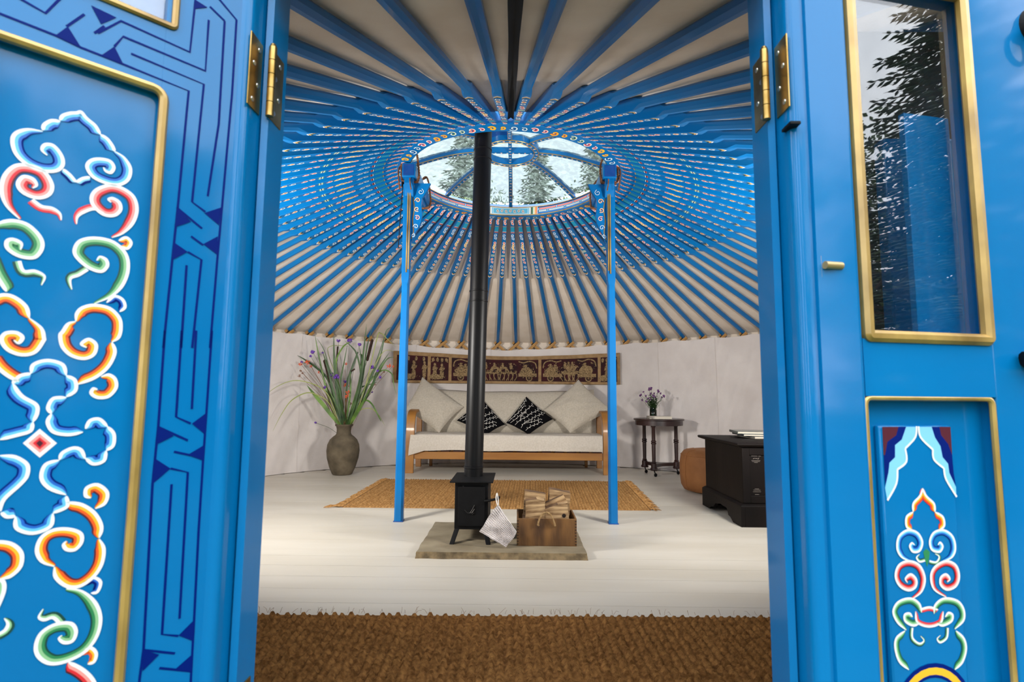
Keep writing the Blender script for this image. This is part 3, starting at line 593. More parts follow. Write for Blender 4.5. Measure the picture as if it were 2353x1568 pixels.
DOOR = {'LM':[['blue',1,[[0.2109,1.0885],[0.2165,1.0938],[0.2139,1.1018],[0.2056,1.1032],[0.197,1.0931],[0.1948,1.0808],[0.2012,1.071],[0.2146,1.0674],[0.2291,1.0713],[0.2398,1.0817],[0.2439,1.0969],[0.2408,1.1077],[0.2304,1.1157],[0.2172,1.1178]]],['blue',1,[[0.2173,1.1191],[0.2168,1.1265],[0.21,1.1348],[0.2016,1.1366]]],['blue',1,[[0.2023,1.1378],[0.2,1.1451],[0.1928,1.1512],[0.1864,1.1543],[0.1822,1.1583]]],['blue',1,[[0.1822,1.1583],[0.176,1.1508],[0.1663,1.144],[0.1602,1.134]]],['blue',1,[[0.1602,1.134],[0.1525,1.1307],[0.1459,1.1223],[0.1438,1.1163]]],['blue',1,[[0.1438,1.1163],[0.133,1.1113],[0.1247,1.0984],[0.1261,1.0825],[0.1353,1.0721],[0.1483,1.0698],[0.1638,1.0742],[0.1714,1.0853],[0.1687,1.0951],[0.1598,1.1009],[0.1481,1.1017],[0.1428,1.0943],[0.1458,1.0857],[0.1518,1.0863],[0.1544,1.0906]]],['blueline',1,[[0.1944,1.076],[0.1871,1.0707],[0.1804,1.0628]]],['blueline',1,[[0.1804,1.0628],[0.1748,1.0695],[0.1672,1.0738]]],['red',1,[[0.1431,1.0457],[0.1464,1.0493],[0.1412,1.0522],[0.1337,1.0482],[0.1318,1.0381],[0.1384,1.0288],[0.1501,1.0274],[0.1612,1.0365],[0.1642,1.0475],[0.1593,1.0592],[0.1459,1.069],[0.1314,1.0686],[0.1184,1.06],[0.1135,1.0427],[0.1172,1.0233],[0.1273,1.0073],[0.1387,0.9988]]],['redtail',1,[[0.1502,1.0289],[0.1597,1.0324],[0.1695,1.0261],[0.1757,1.0182],[0.1761,1.0085]]],['green',1,[[0.1528,0.9656],[0.1497,0.9714],[0.1426,0.9684],[0.1408,0.9599],[0.1472,0.9514],[0.1611,0.9548],[0.1742,0.9667],[0.1761,0.9778],[0.1703,0.9891],[0.1549,0.9953],[0.136,0.9934],[0.1218,0.9798],[0.118,0.9594],[0.1226,0.9377],[0.1335,0.9213],[0.1512,0.9088]]],['greentail',1,[[0.1609,0.9519],[0.1693,0.9434],[0.1772,0.9373],[0.1749,0.9241]]],['ball_o',1,[[0.1314,0.9965],[0.1233,1.0027],[0.1172,0.9965],[0.121,0.9875],[0.1285,0.989]]],['ball_b',1,[[0.1387,0.9119],[0.1311,0.9217],[0.1218,0.9185],[0.1182,0.9086],[0.1238,0.9014]]],['orange',1,[[0.1553,0.8515],[0.1612,0.8559],[0.1539,0.863],[0.1454,0.8565],[0.1468,0.8435],[0.1566,0.8372],[0.17,0.8407],[0.1794,0.8512],[0.1826,0.8648],[0.1803,0.8705],[0.1757,0.8806],[0.1684,0.8841]]],['orange',1,[[0.1684,0.8841],[0.1684,0.894],[0.1631,0.9025],[0.1511,0.9074],[0.1347,0.9051],[0.1232,0.8933],[0.1206,0.8788],[0.1226,0.867],[0.1293,0.8606]]],['orange',1,[[0.1293,0.8606],[0.1249,0.8477],[0.1307,0.8285],[0.1436,0.8137],[0.1609,0.8048]]],['orange',-1,[[0.1403,0.799],[0.1449,0.8001],[0.1468,0.7938],[0.1396,0.7882],[0.1281,0.7897],[0.1206,0.8013],[0.1225,0.8129],[0.13,0.8184],[0.138,0.8153]]],['blue',1,[[0.2218,0.8048],[0.2157,0.8142],[0.206,0.8171]]],['blue',1,[[0.206,0.8171],[0.2048,0.8279],[0.1919,0.8339],[0.1768,0.8292],[0.1726,0.8156]]],['blue',1,[[0.1726,0.8156],[0.1635,0.8103],[0.1621,0.797],[0.1707,0.7892]]],['blue',-1,[[0.1707,0.7886],[0.1833,0.7875],[0.1877,0.7759],[0.1836,0.7686]]],['blue',-1,[[0.1836,0.7686],[0.1868,0.7585],[0.1803,0.7462],[0.1652,0.7421],[0.1512,0.745]]],['blue',1,[[0.1493,0.7491],[0.1455,0.7596],[0.1354,0.7613],[0.1264,0.7512]]],['blue',1,[[0.1264,0.7512],[0.1189,0.7418],[0.1186,0.7267],[0.1257,0.7206]]],['blue',1,[[0.1257,0.7206],[0.1271,0.7075],[0.1383,0.7042],[0.1467,0.7125]]],['blue',-1,[[0.1466,0.7117],[0.1512,0.723],[0.1597,0.7263],[0.1701,0.7207],[0.172,0.7122]]],['blue',-1,[[0.172,0.7122],[0.1848,0.7079],[0.1877,0.6924],[0.1796,0.679],[0.1625,0.6691]]],['blue',1,[[0.162,0.6679],[0.16,0.6549],[0.1733,0.6487]]],['blue',1,[[0.1733,0.6487],[0.1742,0.6332],[0.19,0.6275],[0.2053,0.6356],[0.2073,0.6498]]],['blue',1,[[0.2073,0.6498],[0.2149,0.6501],[0.2201,0.6559]]],['blue',1,[[0.2209,0.8048],[0.212,0.7905],[0.1982,0.78],[0.1964,0.7693],[0.1997,0.7588]]],['blue',1,[[0.1997,0.7588],[0.2009,0.7483],[0.2124,0.7436],[0.2274,0.7392]]],['blue',1,[[0.226,0.7213],[0.2125,0.7191],[0.201,0.7092],[0.2,0.6962],[0.2052,0.6864],[0.2184,0.6702],[0.2202,0.6574]]],['orange',1,[[0.1376,0.6623],[0.1434,0.6657],[0.143,0.6757],[0.132,0.6787],[0.1209,0.6677],[0.1223,0.654],[0.1322,0.6484]]],['orange',1,[[0.1615,0.6604],[0.146,0.6557],[0.1318,0.6429],[0.1237,0.6252],[0.1255,0.6113]]],['orange',1,[[0.1255,0.6105],[0.1195,0.5971],[0.1205,0.5782],[0.1285,0.5637],[0.1412,0.5559],[0.1543,0.5589],[0.1656,0.5719],[0.1676,0.5847]]],['orange',1,[[0.1676,0.5852],[0.1794,0.5928],[0.1855,0.6068],[0.1825,0.6216],[0.1718,0.6289],[0.157,0.6278],[0.1446,0.6205],[0.1428,0.6094],[0.1487,0.6012],[0.1574,0.6028],[0.161,0.6095],[0.1582,0.6135]]],['green',1,[[0.1541,0.5563],[0.1386,0.55],[0.1242,0.5333],[0.1171,0.5127],[0.1191,0.492],[0.1291,0.4765],[0.1458,0.4701],[0.1625,0.4717],[0.1744,0.483],[0.1783,0.4966],[0.1744,0.5105],[0.1617,0.517],[0.1468,0.5142],[0.1407,0.5034],[0.1432,0.4925],[0.1516,0.4924],[0.1573,0.4992],[0.1544,0.5022]]],['greentail',1,[[0.1575,0.5158],[0.1643,0.5249],[0.1724,0.5245],[0.1778,0.5295],[0.1744,0.5377]]],['red',1,[[0.1457,0.4688],[0.132,0.4567],[0.1199,0.4402],[0.1118,0.4185]]],['ball_b',1,[[0.1403,0.5584],[0.1285,0.5637],[0.1202,0.5565],[0.1227,0.545],[0.1295,0.5452]]],['ball_o',1,[[0.1355,0.4746],[0.126,0.4795],[0.1187,0.4707],[0.1203,0.4607],[0.1268,0.4602]]],['red',1,[[0.2299,1.0021],[0.2426,1.0152],[0.2487,1.0325],[0.2473,1.0518],[0.2387,1.0668],[0.2251,1.0712],[0.2114,1.067],[0.203,1.0525],[0.2052,1.0391],[0.2161,1.0319],[0.2294,1.0351],[0.2351,1.0445],[0.2309,1.0554],[0.2219,1.0554],[0.2173,1.0483],[0.221,1.0431]]],['redtail',1,[[0.22,1.0294],[0.2113,1.0234],[0.2009,1.0233],[0.1931,1.0182],[0.1914,1.01]]],['green',1,[[0.2536,0.9857],[0.2467,0.994],[0.2356,0.9994],[0.2216,0.9972],[0.2095,0.9848],[0.2065,0.9716],[0.2127,0.958],[0.2265,0.9567],[0.2378,0.9639],[0.2394,0.9729],[0.2339,0.9768],[0.2258,0.9731],[0.2262,0.9649]]],['greentail',1,[[0.2261,0.9514],[0.2214,0.9401],[0.2115,0.9418],[0.2019,0.9366],[0.2041,0.9252]]],['green',-1,[[0.2551,0.9565],[0.2458,0.932],[0.2349,0.9126]]],['orange',1,[[0.2506,0.8974],[0.2402,0.9079],[0.2288,0.9082],[0.2162,0.8978],[0.2122,0.8836]]],['orange',1,[[0.2122,0.8836],[0.2003,0.8727],[0.1968,0.8608],[0.1971,0.8567],[0.2038,0.8427],[0.2156,0.8385],[0.2286,0.8438],[0.2352,0.8551],[0.2321,0.8637],[0.2225,0.8654],[0.2162,0.8598],[0.2195,0.8523],[0.2243,0.8559]]],['orange',1,[[0.2161,0.8068],[0.2253,0.8125],[0.2356,0.8225],[0.2441,0.8363]]],['orange',1,[[0.2277,0.622],[0.2185,0.6233],[0.2068,0.6183],[0.1983,0.6066],[0.1981,0.5915],[0.206,0.582],[0.2153,0.5809]]],['green',1,[[0.2209,0.5816],[0.2123,0.5785],[0.2107,0.5646],[0.2177,0.5397]]],['greentail',1,[[0.2143,0.5195],[0.2071,0.5223],[0.2048,0.5289],[0.2082,0.5359]]]],'LDIA':[[[0.193,0.7507],[0.1756,0.7326],[0.1905,0.7162],[0.207,0.7343]],[[0.1926,0.7448],[0.181,0.7329],[0.1909,0.722],[0.2022,0.734]],[[0.1923,0.7406],[0.185,0.7331],[0.1912,0.726],[0.1982,0.7338]],[[0.192,0.7374],[0.1885,0.7333],[0.1914,0.7289],[0.195,0.7336]]],'LT':[[[0.0697,1.0555],[0.0506,1.0391],[0.0706,1.0263]],[[0.0129,1.07],[0.0344,1.0562],[0.0143,1.0426]],[[0.0148,1.0257],[0.0331,1.0102],[0.0132,0.9976]],[[0.0707,1.0056],[0.0521,0.9949],[0.0716,0.9785]],[[0.0159,0.7665],[0.0321,0.7527],[0.0157,0.7381]],[[0.0723,0.7494],[0.0531,0.7366],[0.0734,0.7256]],[[0.0147,0.7223],[0.0351,0.7096],[0.0148,0.7005]],[[0.0735,0.7078],[0.0543,0.6929],[0.0727,0.6754]],[[0.013,0.4848],[0.031,0.4694],[0.0127,0.4568]],[[0.0702,0.4626],[0.052,0.4514],[0.0697,0.4362]],[[0.013,0.4394],[0.0323,0.4268],[0.0117,0.4172]],[[0.1829,1.2992],[0.1553,1.2966],[0.1709,1.279]],[[0.2146,1.2415],[0.2038,1.259],[0.1889,1.2376]],[[0.1549,1.2555],[0.168,1.2367],[0.1438,1.2355]],[[0.0651,1.3721],[0.0486,1.3688],[0.0643,1.3585]]],'LL':[[[0.0491,1.4024],[0.033,1.3898],[0.0082,1.3704],[0.0078,1.2511],[0.0115,1.0721]],[[0.0115,1.0721],[0.0132,0.9976],[0.0154,0.8603]],[[0.0142,0.8857],[0.0145,0.7665],[0.0148,0.7005],[0.0146,0.6019],[0.013,0.4848],[0.0122,0.4035],[0.0123,0.3828]],[[0.168,1.2367],[0.1438,1.2355],[0.0652,1.2306],[0.0683,1.0558]],[[0.0683,1.0558],[0.0703,0.9787],[0.0732,0.8564]],[[0.0728,0.8804],[0.0723,0.7494],[0.074,0.6755],[0.0703,0.464],[0.0725,0.424],[0.0722,0.4043]],[[0.1735,1.2652],[0.1502,1.2945],[0.0673,1.2893],[0.0651,1.3721]],[[0.1549,1.2555],[0.1464,1.274],[0.0457,1.27],[0.046,1.3506]],[[0.1363,1.2543],[0.0465,1.2488],[0.051,1.0685],[0.0331,1.0582]],[[0.0233,1.1957],[0.0315,1.082]],[[0.0245,1.3601],[0.0233,1.1957]],[[0.0245,1.3601],[0.0458,1.3721]],[[0.0697,1.0555],[0.0359,1.0326]],[[0.0493,1.0182],[0.033,1.0085]],[[0.0521,0.9949],[0.034,0.987],[0.0382,0.8588]],[[0.0523,0.9756],[0.0519,0.8578]],[[0.0345,0.8839],[0.0334,0.773]],[[0.0526,0.8822],[0.052,0.7625],[0.0335,0.7528]],[[0.0723,0.7494],[0.0357,0.7297]],[[0.0517,0.7153],[0.0309,0.709]],[[0.0543,0.6929],[0.033,0.6859],[0.031,0.4911]],[[0.0517,0.6717],[0.0505,0.4764],[0.031,0.4688]],[[0.0702,0.4626],[0.0336,0.4472]],[[0.0509,0.4342],[0.0117,0.4172]],[[0.2049,1.2584],[0.1887,1.2837]],[[0.1769,1.2635],[0.1673,1.2783]],[[0.2683,1.2769],[0.248,1.271],[0.2259,1.2654],[0.2129,1.2935]],[[0.2771,1.2423],[0.2657,1.2436],[0.2146,1.2415],[0.1889,1.2376],[0.168,1.2367]]],'RM':[['flame',-1,[[0.1732,0.6633],[0.1671,0.6522],[0.1543,0.6413],[0.1533,0.6292]]],['flame',-1,[[0.1533,0.6292],[0.141,0.6226],[0.1398,0.6083],[0.1492,0.6026]]],['flame',1,[[0.1732,0.6633],[0.1791,0.6518],[0.1922,0.6401],[0.1931,0.6278]]],['flame',1,[[0.1931,0.6278],[0.2066,0.6203],[0.2083,0.6073],[0.1988,0.6006]]],['blue',-1,[[0.1526,0.5816],[0.1478,0.5849],[0.1434,0.5798],[0.1487,0.5717],[0.1606,0.5727],[0.1667,0.585],[0.1588,0.599],[0.1414,0.6035],[0.1251,0.5947],[0.1211,0.5777],[0.1286,0.5648],[0.1456,0.5577]]],['blue',1,[[0.1938,0.5797],[0.1981,0.5837],[0.2028,0.5771],[0.1961,0.5694],[0.1824,0.5732],[0.1795,0.5861],[0.1886,0.5985],[0.2069,0.6009],[0.2223,0.5906],[0.2255,0.5728],[0.2175,0.5604],[0.2009,0.5558]]],['red',-1,[[0.1414,0.5051],[0.1597,0.5148],[0.1671,0.5331],[0.1589,0.5523],[0.1399,0.5595],[0.122,0.5542],[0.1151,0.5391],[0.1217,0.5248],[0.1366,0.5177],[0.1493,0.5216],[0.1518,0.5324],[0.1423,0.5407],[0.1321,0.535],[0.1355,0.5286]]],['red',1,[[0.2024,0.5043],[0.1815,0.5166],[0.1772,0.5356],[0.1863,0.5493],[0.207,0.5562],[0.2245,0.5489],[0.2291,0.5327],[0.2218,0.5189],[0.2053,0.5145],[0.1939,0.5221],[0.1949,0.5331],[0.2053,0.5372],[0.2119,0.5299],[0.2063,0.5255]]],['green',1,[[0.1284,0.4631],[0.114,0.4748],[0.1076,0.4905],[0.1181,0.5035],[0.1396,0.5068],[0.1544,0.4981],[0.1573,0.4855]]],['green',-1,[[0.2142,0.4583],[0.2313,0.4695],[0.2328,0.4851],[0.2219,0.4984],[0.1982,0.503],[0.1816,0.4947],[0.1786,0.4825]]],['green',1,[[0.1522,0.4705],[0.1404,0.4683],[0.1274,0.4754],[0.127,0.4846],[0.136,0.4861],[0.1406,0.4805]]],['green',-1,[[0.1833,0.4683],[0.1928,0.4645],[0.2092,0.4695],[0.2121,0.4787],[0.2044,0.4823],[0.1979,0.4765]]],['green',-1,[[0.1264,0.4626],[0.1105,0.4539],[0.1075,0.439],[0.1136,0.4205],[0.1287,0.4087]]],['green',1,[[0.216,0.456],[0.229,0.4447],[0.2323,0.4289],[0.2238,0.4111],[0.209,0.4017]]],['redline',1,[[0.1537,0.4898],[0.1716,0.4923],[0.1869,0.4875]]],['redline',-1,[[0.1466,0.4878],[0.1484,0.4723],[0.1692,0.4647],[0.1905,0.4693],[0.1958,0.4845]]],['greentail',1,[[0.1401,0.4653],[0.139,0.4517],[0.1499,0.4432],[0.1579,0.4465],[0.1527,0.453]]],['greentail',1,[[0.2024,0.4607],[0.1992,0.447],[0.1868,0.4412],[0.1814,0.4469],[0.1878,0.4516]]],['greentail',1,[[0.1692,0.5581],[0.1593,0.557],[0.1543,0.5635],[0.1602,0.568]]],['greentail',1,[[0.1771,0.5577],[0.1889,0.5555],[0.1947,0.5625],[0.1879,0.5673]]]],'RP':[['maroon',[[0.1086,0.7545],[0.1374,0.7545],[0.1325,0.742],[0.116,0.7324],[0.1106,0.713],[0.1079,0.713]]],['navy',[[0.1374,0.7545],[0.1513,0.7544],[0.1419,0.7354],[0.1294,0.7274],[0.128,0.7095],[0.1176,0.7016],[0.1146,0.6872],[0.1073,0.6681],[0.1076,0.6873],[0.1079,0.713],[0.1106,0.713],[0.116,0.7324],[0.1325,0.742]]],['light',[[0.1513,0.7544],[0.1694,0.7544],[0.1661,0.7386],[0.1468,0.7223],[0.1473,0.7028],[0.1306,0.6917],[0.127,0.6709],[0.1097,0.6474],[0.1071,0.665],[0.1146,0.6872],[0.1176,0.7016],[0.128,0.7095],[0.1294,0.7274],[0.1419,0.7354]]],['light',[[0.1735,0.7544],[0.1979,0.7543],[0.2027,0.7383],[0.2118,0.725],[0.2144,0.7084],[0.2238,0.6983],[0.2247,0.6851],[0.2351,0.6634],[0.2345,0.6487],[0.2176,0.6753],[0.215,0.6918],[0.1978,0.7053],[0.197,0.7201],[0.1762,0.7385]]],['navy',[[0.1979,0.7543],[0.2123,0.7543],[0.2145,0.7416],[0.2265,0.7282],[0.2324,0.7114],[0.2329,0.6849],[0.2352,0.6651],[0.2247,0.6851],[0.2238,0.6983],[0.2144,0.7084],[0.2118,0.725],[0.2027,0.7383]]],['maroon',[[0.2123,0.7543],[0.233,0.7542],[0.2324,0.7114],[0.2265,0.7282],[0.2145,0.7416]]],['green',[[0.1734,0.5752],[0.1794,0.5702],[0.1774,0.5608],[0.1728,0.5491],[0.1695,0.5612],[0.1675,0.5708]]]],'RW':[[[0.1699,0.7551],[0.1661,0.7386],[0.1468,0.7223]],[[0.1468,0.7223],[0.1473,0.7028],[0.1306,0.6917]],[[0.1306,0.6917],[0.127,0.6709],[0.1097,0.6471]],[[0.1735,0.755],[0.1762,0.7385],[0.197,0.7201]],[[0.197,0.7201],[0.1978,0.7053],[0.215,0.6918]],[[0.215,0.6918],[0.2176,0.6753],[0.235,0.6487]]]}
def leaf_map(flip): return (lambda u, w, h: (u, h, w)) if flip else (lambda u, w, h: (u, -h, w))
def rail(b, fn, u0, u1, w0, w1, h0=-.040, h1=0, mi=0): b.prism([(u0, w0), (u1, w0), (u1, w1), (u0, w1)], h0, h1, fn, mi)
def bead(b, fn, loop, r=.0065, h=.001, mi=0, closed=True, flat=1.0):
    P = [Vector(fn(u, w, h)) for u, w in loop]
    b.tube(P+([P[0], P[1]] if closed else []), r, 8, mi, caps=not closed)
def rrect(u0, u1, w0, w1, c, n=4):
    out = []
    for cx, cw, a in ((u1-c, w1-c, 0), (u0+c, w1-c, 90), (u0+c, w0+c, 180), (u1-c, w0+c, 270)):
        for q in range(n+1):
            t = math.radians(a+90*q/n); out.append((cx+c*math.cos(t), cw+c*math.sin(t)))
    return out
LW, DH = .376, 1.52
# left leaf: swung out towards the viewer
d1 = tag(empty('door_1', (-.372, -2.945, 0), label='left blue door leaf with colourful cloud scrolls, gold beading and navy fret border', cat='door'), kind='structure')
d1.matrix_world = Matrix(((-.70711, .70711, 0, -.372), (-.70711, -.70711, 0, -2.945), (0, 0, 1, 0), (0, 0, 0, 1)))
fn = leaf_map(True)
U0, U1, WT, WB = .0945, .2815, 1.2175, .20
b = MB(); rail(b, fn, .0, U0+.004, .02, DH); b.build('stile', BLUE, d1, bevel=.0006)
b = MB(); rail(b, fn, U1-.004, LW, .02, DH); b.build('stile', BLUE, d1, bevel=.004)
b = MB(); rail(b, fn, U0+.004, U1-.004, WT-.004, 1.312, -.0395, 0); b.build('rail', BLUE, d1, smooth=0)
b = MB(); rail(b, fn, U0+.004, U1-.004, .02, WB+.004, -.0395, 0); b.build('rail', BLUE, d1, smooth=0)
b = MB(); rail(b, fn, U0+.004, U1-.004, 1.49, DH, -.0395, 0); b.build('rail', BLUE, d1, smooth=0)
b = MB(); rail(b, fn, U0, U1, WB, WT, -.030, -.010); b.build('panel', BLUE, d1)
b = MB(); bead(b, fn, rrect(U0, U1, WB, WT, .014), .0062, .0005); b.build('gold_bead', GOLD, d1)
b = MB(); bead(b, fn, rrect(U0-.006, U1+.006, 1.316, 1.486, .004), .005, .0005); b.build('gold_bead', GOLD, d1)
b = MB(); rail(b, fn, U0-.004, U1+.004, 1.314, 1.488, -.014, -.011); b.build('pane', DOORGLASS, d1)
b = MB(); rail(b, fn, U0, U1, 1.314, 1.488, -.026, -.022); b.build('backing_board', BLUE, d1)
fv = lambda X, Y, h: fn(-X, Y, h-.010)
for kind, s, p in DOOR['LM']:
    b = MB(); tl = 'tail' in kind
    ribbon(b, [(-q[0], q[1]) for q in p], bands(kind, .92), fv, s, n=5, taper=(0 if tl else .12, .45 if tl else .12))
    b.build('painted_scroll', PAINT, d1, smooth=0)
b = MB()
for q, (p, c) in enumerate(zip(DOOR['LDIA'], (W_, P_, R_, DR_))): b.flat(p, lambda u, w, h: fn(u, w, h-.010), .0004+.0002*q, c)
b.build('painted_diamond', PAINT, d1, smooth=0)
b = MB(); fs = lambda X, Y, h: fn(-X, Y, h)
for p in DOOR['LL']: ribbon(b, [(-q[0], q[1]) for q in p], [(-.0015, .0015, N_)], fs, 1, smooth=False)
for p in DOOR['LT']: b.flat(p, lambda u, w, h: fn(u, w, h), .0008, N_)
b.build('painted_fret', PAINT, d1, smooth=0)
b = MB(); b.box(-.016, .0005, -.004, .0012, 1.277, 1.392); hg = b.build('hinge_leaf', BRASS, d1, bevel=.0005)
for j in range(3):
    b = MB(); b.lathe([(.0001, 0), (.004, 0), (.0035, .0012), (.0001, .0014)], 10, M=T(-.008, .0012, 1.30+.034*j)@RX(-PI/2)); b.build('screw', CHROME, hg)

# right leaf: folded back past the frame
ca, sa = math.cos(math.radians(12)), math.sin(math.radians(12))
d2 = tag(empty('door_2', (.5045, -2.945, 0), label='right blue door leaf with gold-framed window above a recessed painted panel', cat='door'), kind='structure')
d2.matrix_world = Matrix(((ca, -sa, 0, .5045), (sa, ca, 0, -2.945), (0, 0, 1, 0), (0, 0, 0, 1)))
fn = leaf_map(False); LW2 = .455
G0, G1, GB = .0745, .3065, .885
P0, P1, PT = .0685, .3035, .800
b = MB(); rail(b, fn, 0, P0, .02, DH+.03); b.build('stile', BLUE, d2, bevel=.003)
b = MB(); rail(b, fn, G1, LW2, .02, DH+.03); b.build('stile', BLUE, d2, bevel=.003)
b = MB(); rail(b, fn, P0, G1, PT, GB, -.0395, -.0001); b.build('rail', BLUE, d2, bevel=.0003)
b = MB(); rail(b, fn, P0, G1, .02, .16, -.0395, -.0001); b.build('rail', BLUE, d2, bevel=.0003)
b = MB(); rail(b, fn, P0, G1, 1.47, DH+.03, -.0395, -.0001); b.build('rail', BLUE, d2, bevel=.0003)
b = MB(); rail(b, fn, P0, G1, .16, PT, -.036, -.024); b.build('panel', BLUE, d2)
b = MB(); rail(b, fn, .101, .2355, .19, .757, -.025, -.015); b.build('raised_field', BLUE, d2, bevel=.0045)
b = MB(); bead(b, fn, rrect(P0+.001, P1-.001, .162, PT-.002, .010), .0045, -.004); b.build('gold_bead', GOLD, d2)
b = MB(); bead(b, fn, rrect(G0+.004, G1-.006, GB+.004, 1.468, .003), .0095, -.001)
b.build('gold_bead', GOLD, d2)
b = MB(); rail(b, fn, G0, G1, GB, 1.47, -.016, -.012); b.build('pane', DOORGLASS, d2)
b = MB(); rail(b, fn, .215, G1, GB, 1.275, -.052, -.041); b.build('shutter_board', BLUE, d2, bevel=.001)
fv = lambda X, Y, h: fn(X, Y, h-.0149)
for kind, s, p in DOOR['RM']:
    b = MB(); tl = 'tail' in kind
    ribbon(b, p, bands(kind, .72 if not tl else .6), fv, s, n=5, taper=(0 if tl else .12, .4 if tl else .12)); b.build('painted_scroll', PAINT, d2, smooth=0)
b = MB(); ci = {'maroon': M_, 'navy': N_, 'light': PA_, 'green': G_}
for c, p in DOOR['RP']: b.flat(p, fv, .0004, ci[c])
for p in DOOR['RW']: ribbon(b, p, [(-.0015, .0015, W_)], fv, 1, h0=.0006)
b.build('painted_curtain', PAINT, d2, smooth=0)
b = MB()
for r0, r1, c in ((.068, .062, N_), (.062, .052, Y_), (.052, .048, N_), (.040, .034, W_)):
    ribbon(b, [(.170+r0*math.cos(math.radians(a)), .346+r0*math.sin(math.radians(a))) for a in range(0, 361, 12)], [(0, r1-r0 if False else r0-r1, c)], fv, -1, smooth=False)
b.build('painted_ring', PAINT, d2, smooth=0)
b = MB(); rail(b, fn, .001, .026, .972, 1.006, 0, .0025); lt = b.build('latch_plate', mat('pale_brass', lin(176, 150, 100), rough=.4, metal=.5), d2, bevel=.001)
b = MB(); b.tube([fn(.003, .990, .008), fn(.031, .990, .008)], .0058, 12); b.build('latch_bolt', MATS['pale_brass'], lt)
b = MB(); b.lathe([(.0001, 0), (.034, 0), (.030, .012), (.012, .03), (.0001, .032)], 24, M=T(*fn(.452, 1.436, .0))@RX(PI/2)); hd = b.build('handle_rose', BLACKM, d2)
b = MB(); b.tube([fn(.437+.026*math.cos(a), 1.405+.026*math.sin(a), .020+.004*math.cos(a)) for a in [2*PI*q/24 for q in range(26)]], .0042, 8, caps=False); b.build('ring_handle', mat('aged_iron', lin(70, 60, 42), rough=.4, metal=.7), hd)
b = MB(); b.tube([fn(.352, .858, .012), fn(.372, .862, .02), (fn(.40, .858, .012))], .014, 10); b.build('lever_handle', BLACKM, d2)

# ---------------------------------------------------------------- hearth, stove, crate and logs
def slab(u, v, top):
    x = -.424+.838*u; y0, y1 = -.975+.006*nz(u*9, 1), -.335+.02*nz(u*5, 2)-.02*u
    x += .012*(v-.5)*0+.006*nz(v*7, u*3); return (x, y0+(y1-y0)*v)
b = MB(); n = 30
b.grid(lambda u, v: (*slab(u, v, 1), .030+.0012*nz(u*9, v*9, 1)), n, 16)
per = [(i/n, 0) for i in range(n)]+[(1, j/16) for j in range(16)]+[(1-i/n, 1) for i in range(n)]+[(0, 1-j/16) for j in range(16)]
def edge(u, v):
    q = per[int(round(u*len(per))) % len(per)]; x, y = slab(q[0], q[1], 0); e = .006*nz(x*22, y*22, v*3)-.010*math.sin(v*PI*.5)*(1 if v > 0 else 0)
    cx, cy = -.005, -.655; d = Vector((x-cx, y-cy)).normalized()
    k = .012*v if q[1] == 0 else .004*v
    return (x+d.x*(k+e*min(v*3, 1)*.6), y+d.y*(k+e*min(v*3, 1)*.6)-(.006*v if q[1] == 0 else 0), .030-.030*v+(.0012*nz(q[0]*9, q[1]*9, 1) if v == 0 else 0))
b.grid(edge, len(per), 4, mi=1, wrap=True)
tag(b.build('hearth_slab', [STONE, STONEE], smooth=50), 'flat grey-brown stone hearth slab with rough edges under the stove', 'hearth')

SZ = .030
stove = empty('wood_stove', (-.172, -.63, SZ), label='small black iron wood stove on splayed legs with a tall flue pipe', cat='stove')
b = MB(); b.box(-.089, .089, -.15, .15, .062, .306); b.build('firebox', BLACKM, stove, bevel=.004)
b = MB(); b.box(-.115, .115, -.175, .175, .306, .314); b.build('top_plate', BLACKM, stove, bevel=.003)
b = MB(); b.box(-.070, .072, -.158, -.150, .080, .285); dr = b.build('stove_door', BLACKM, stove, bevel=.003)
b = MB()
for q in range(3): b.tube(spline([(-.035+.02*q, -.161, .165-.012*q), (-.008+.01*q, -.162, .148), (.018, -.161, .19-.02*q)], 4), .0022, 5)
b.build('door_emblem', mat('worn_iron', lin(46, 44, 42), rough=.4, metal=.6), dr)
b = MB(); b.blob((-.045, -.151, .283), .004, n=8); b.build('rivet', CHROME, stove)
for sx in (-1, 1):
    for sy in (-1, 1):
        b = MB(); x0, x1, y0 = sx*.074, sx*.095, sy*.135
        b.loft([[(x0-.013, y0-.013, .068), (x0+.013, y0-.013, .068), (x0+.013, y0+.013, .068), (x0-.013, y0+.013, .068)], [(x1-.012, y0*1.46-.012, 0), (x1+.012, y0*1.46-.012, 0), (x1+.012, y0*1.46+.012, 0), (x1-.012, y0*1.46+.012, 0)]])
        b.build('leg', BLACKM, stove, bevel=.002)
b = MB(); b.tube([(.07, -.165, .212), (.10, -.17, .217), (.141, -.17, .228)], .0065, 8); b.tube([(.136, -.17, .220), (.143, -.17, .240)], .0105, 10); b.build('door_handle', BLACKM, stove)
fx, fy = -.006, .045
b = MB(); prof = [(.053, .314), (.0535, .355), (.056, .357), (.056, .368), (.0525, .370)]
for z in (1.315, 1.375, 2.18, 2.24): prof += [(.0525, z-.004), (.0555, z-.002), (.0555, z+.004), (.0525, z+.006)]
prof += [(.0525, 3.25)]
b.lathe(prof, 40, M=T(fx, fy, 0)@Matrix(((1, 0, .013, -.004), (0, 1, 0, 0), (0, 0, 1, 0), (0, 0, 0, 1)))); b.build('flue_pipe', FLUEM, stove, smooth=30)

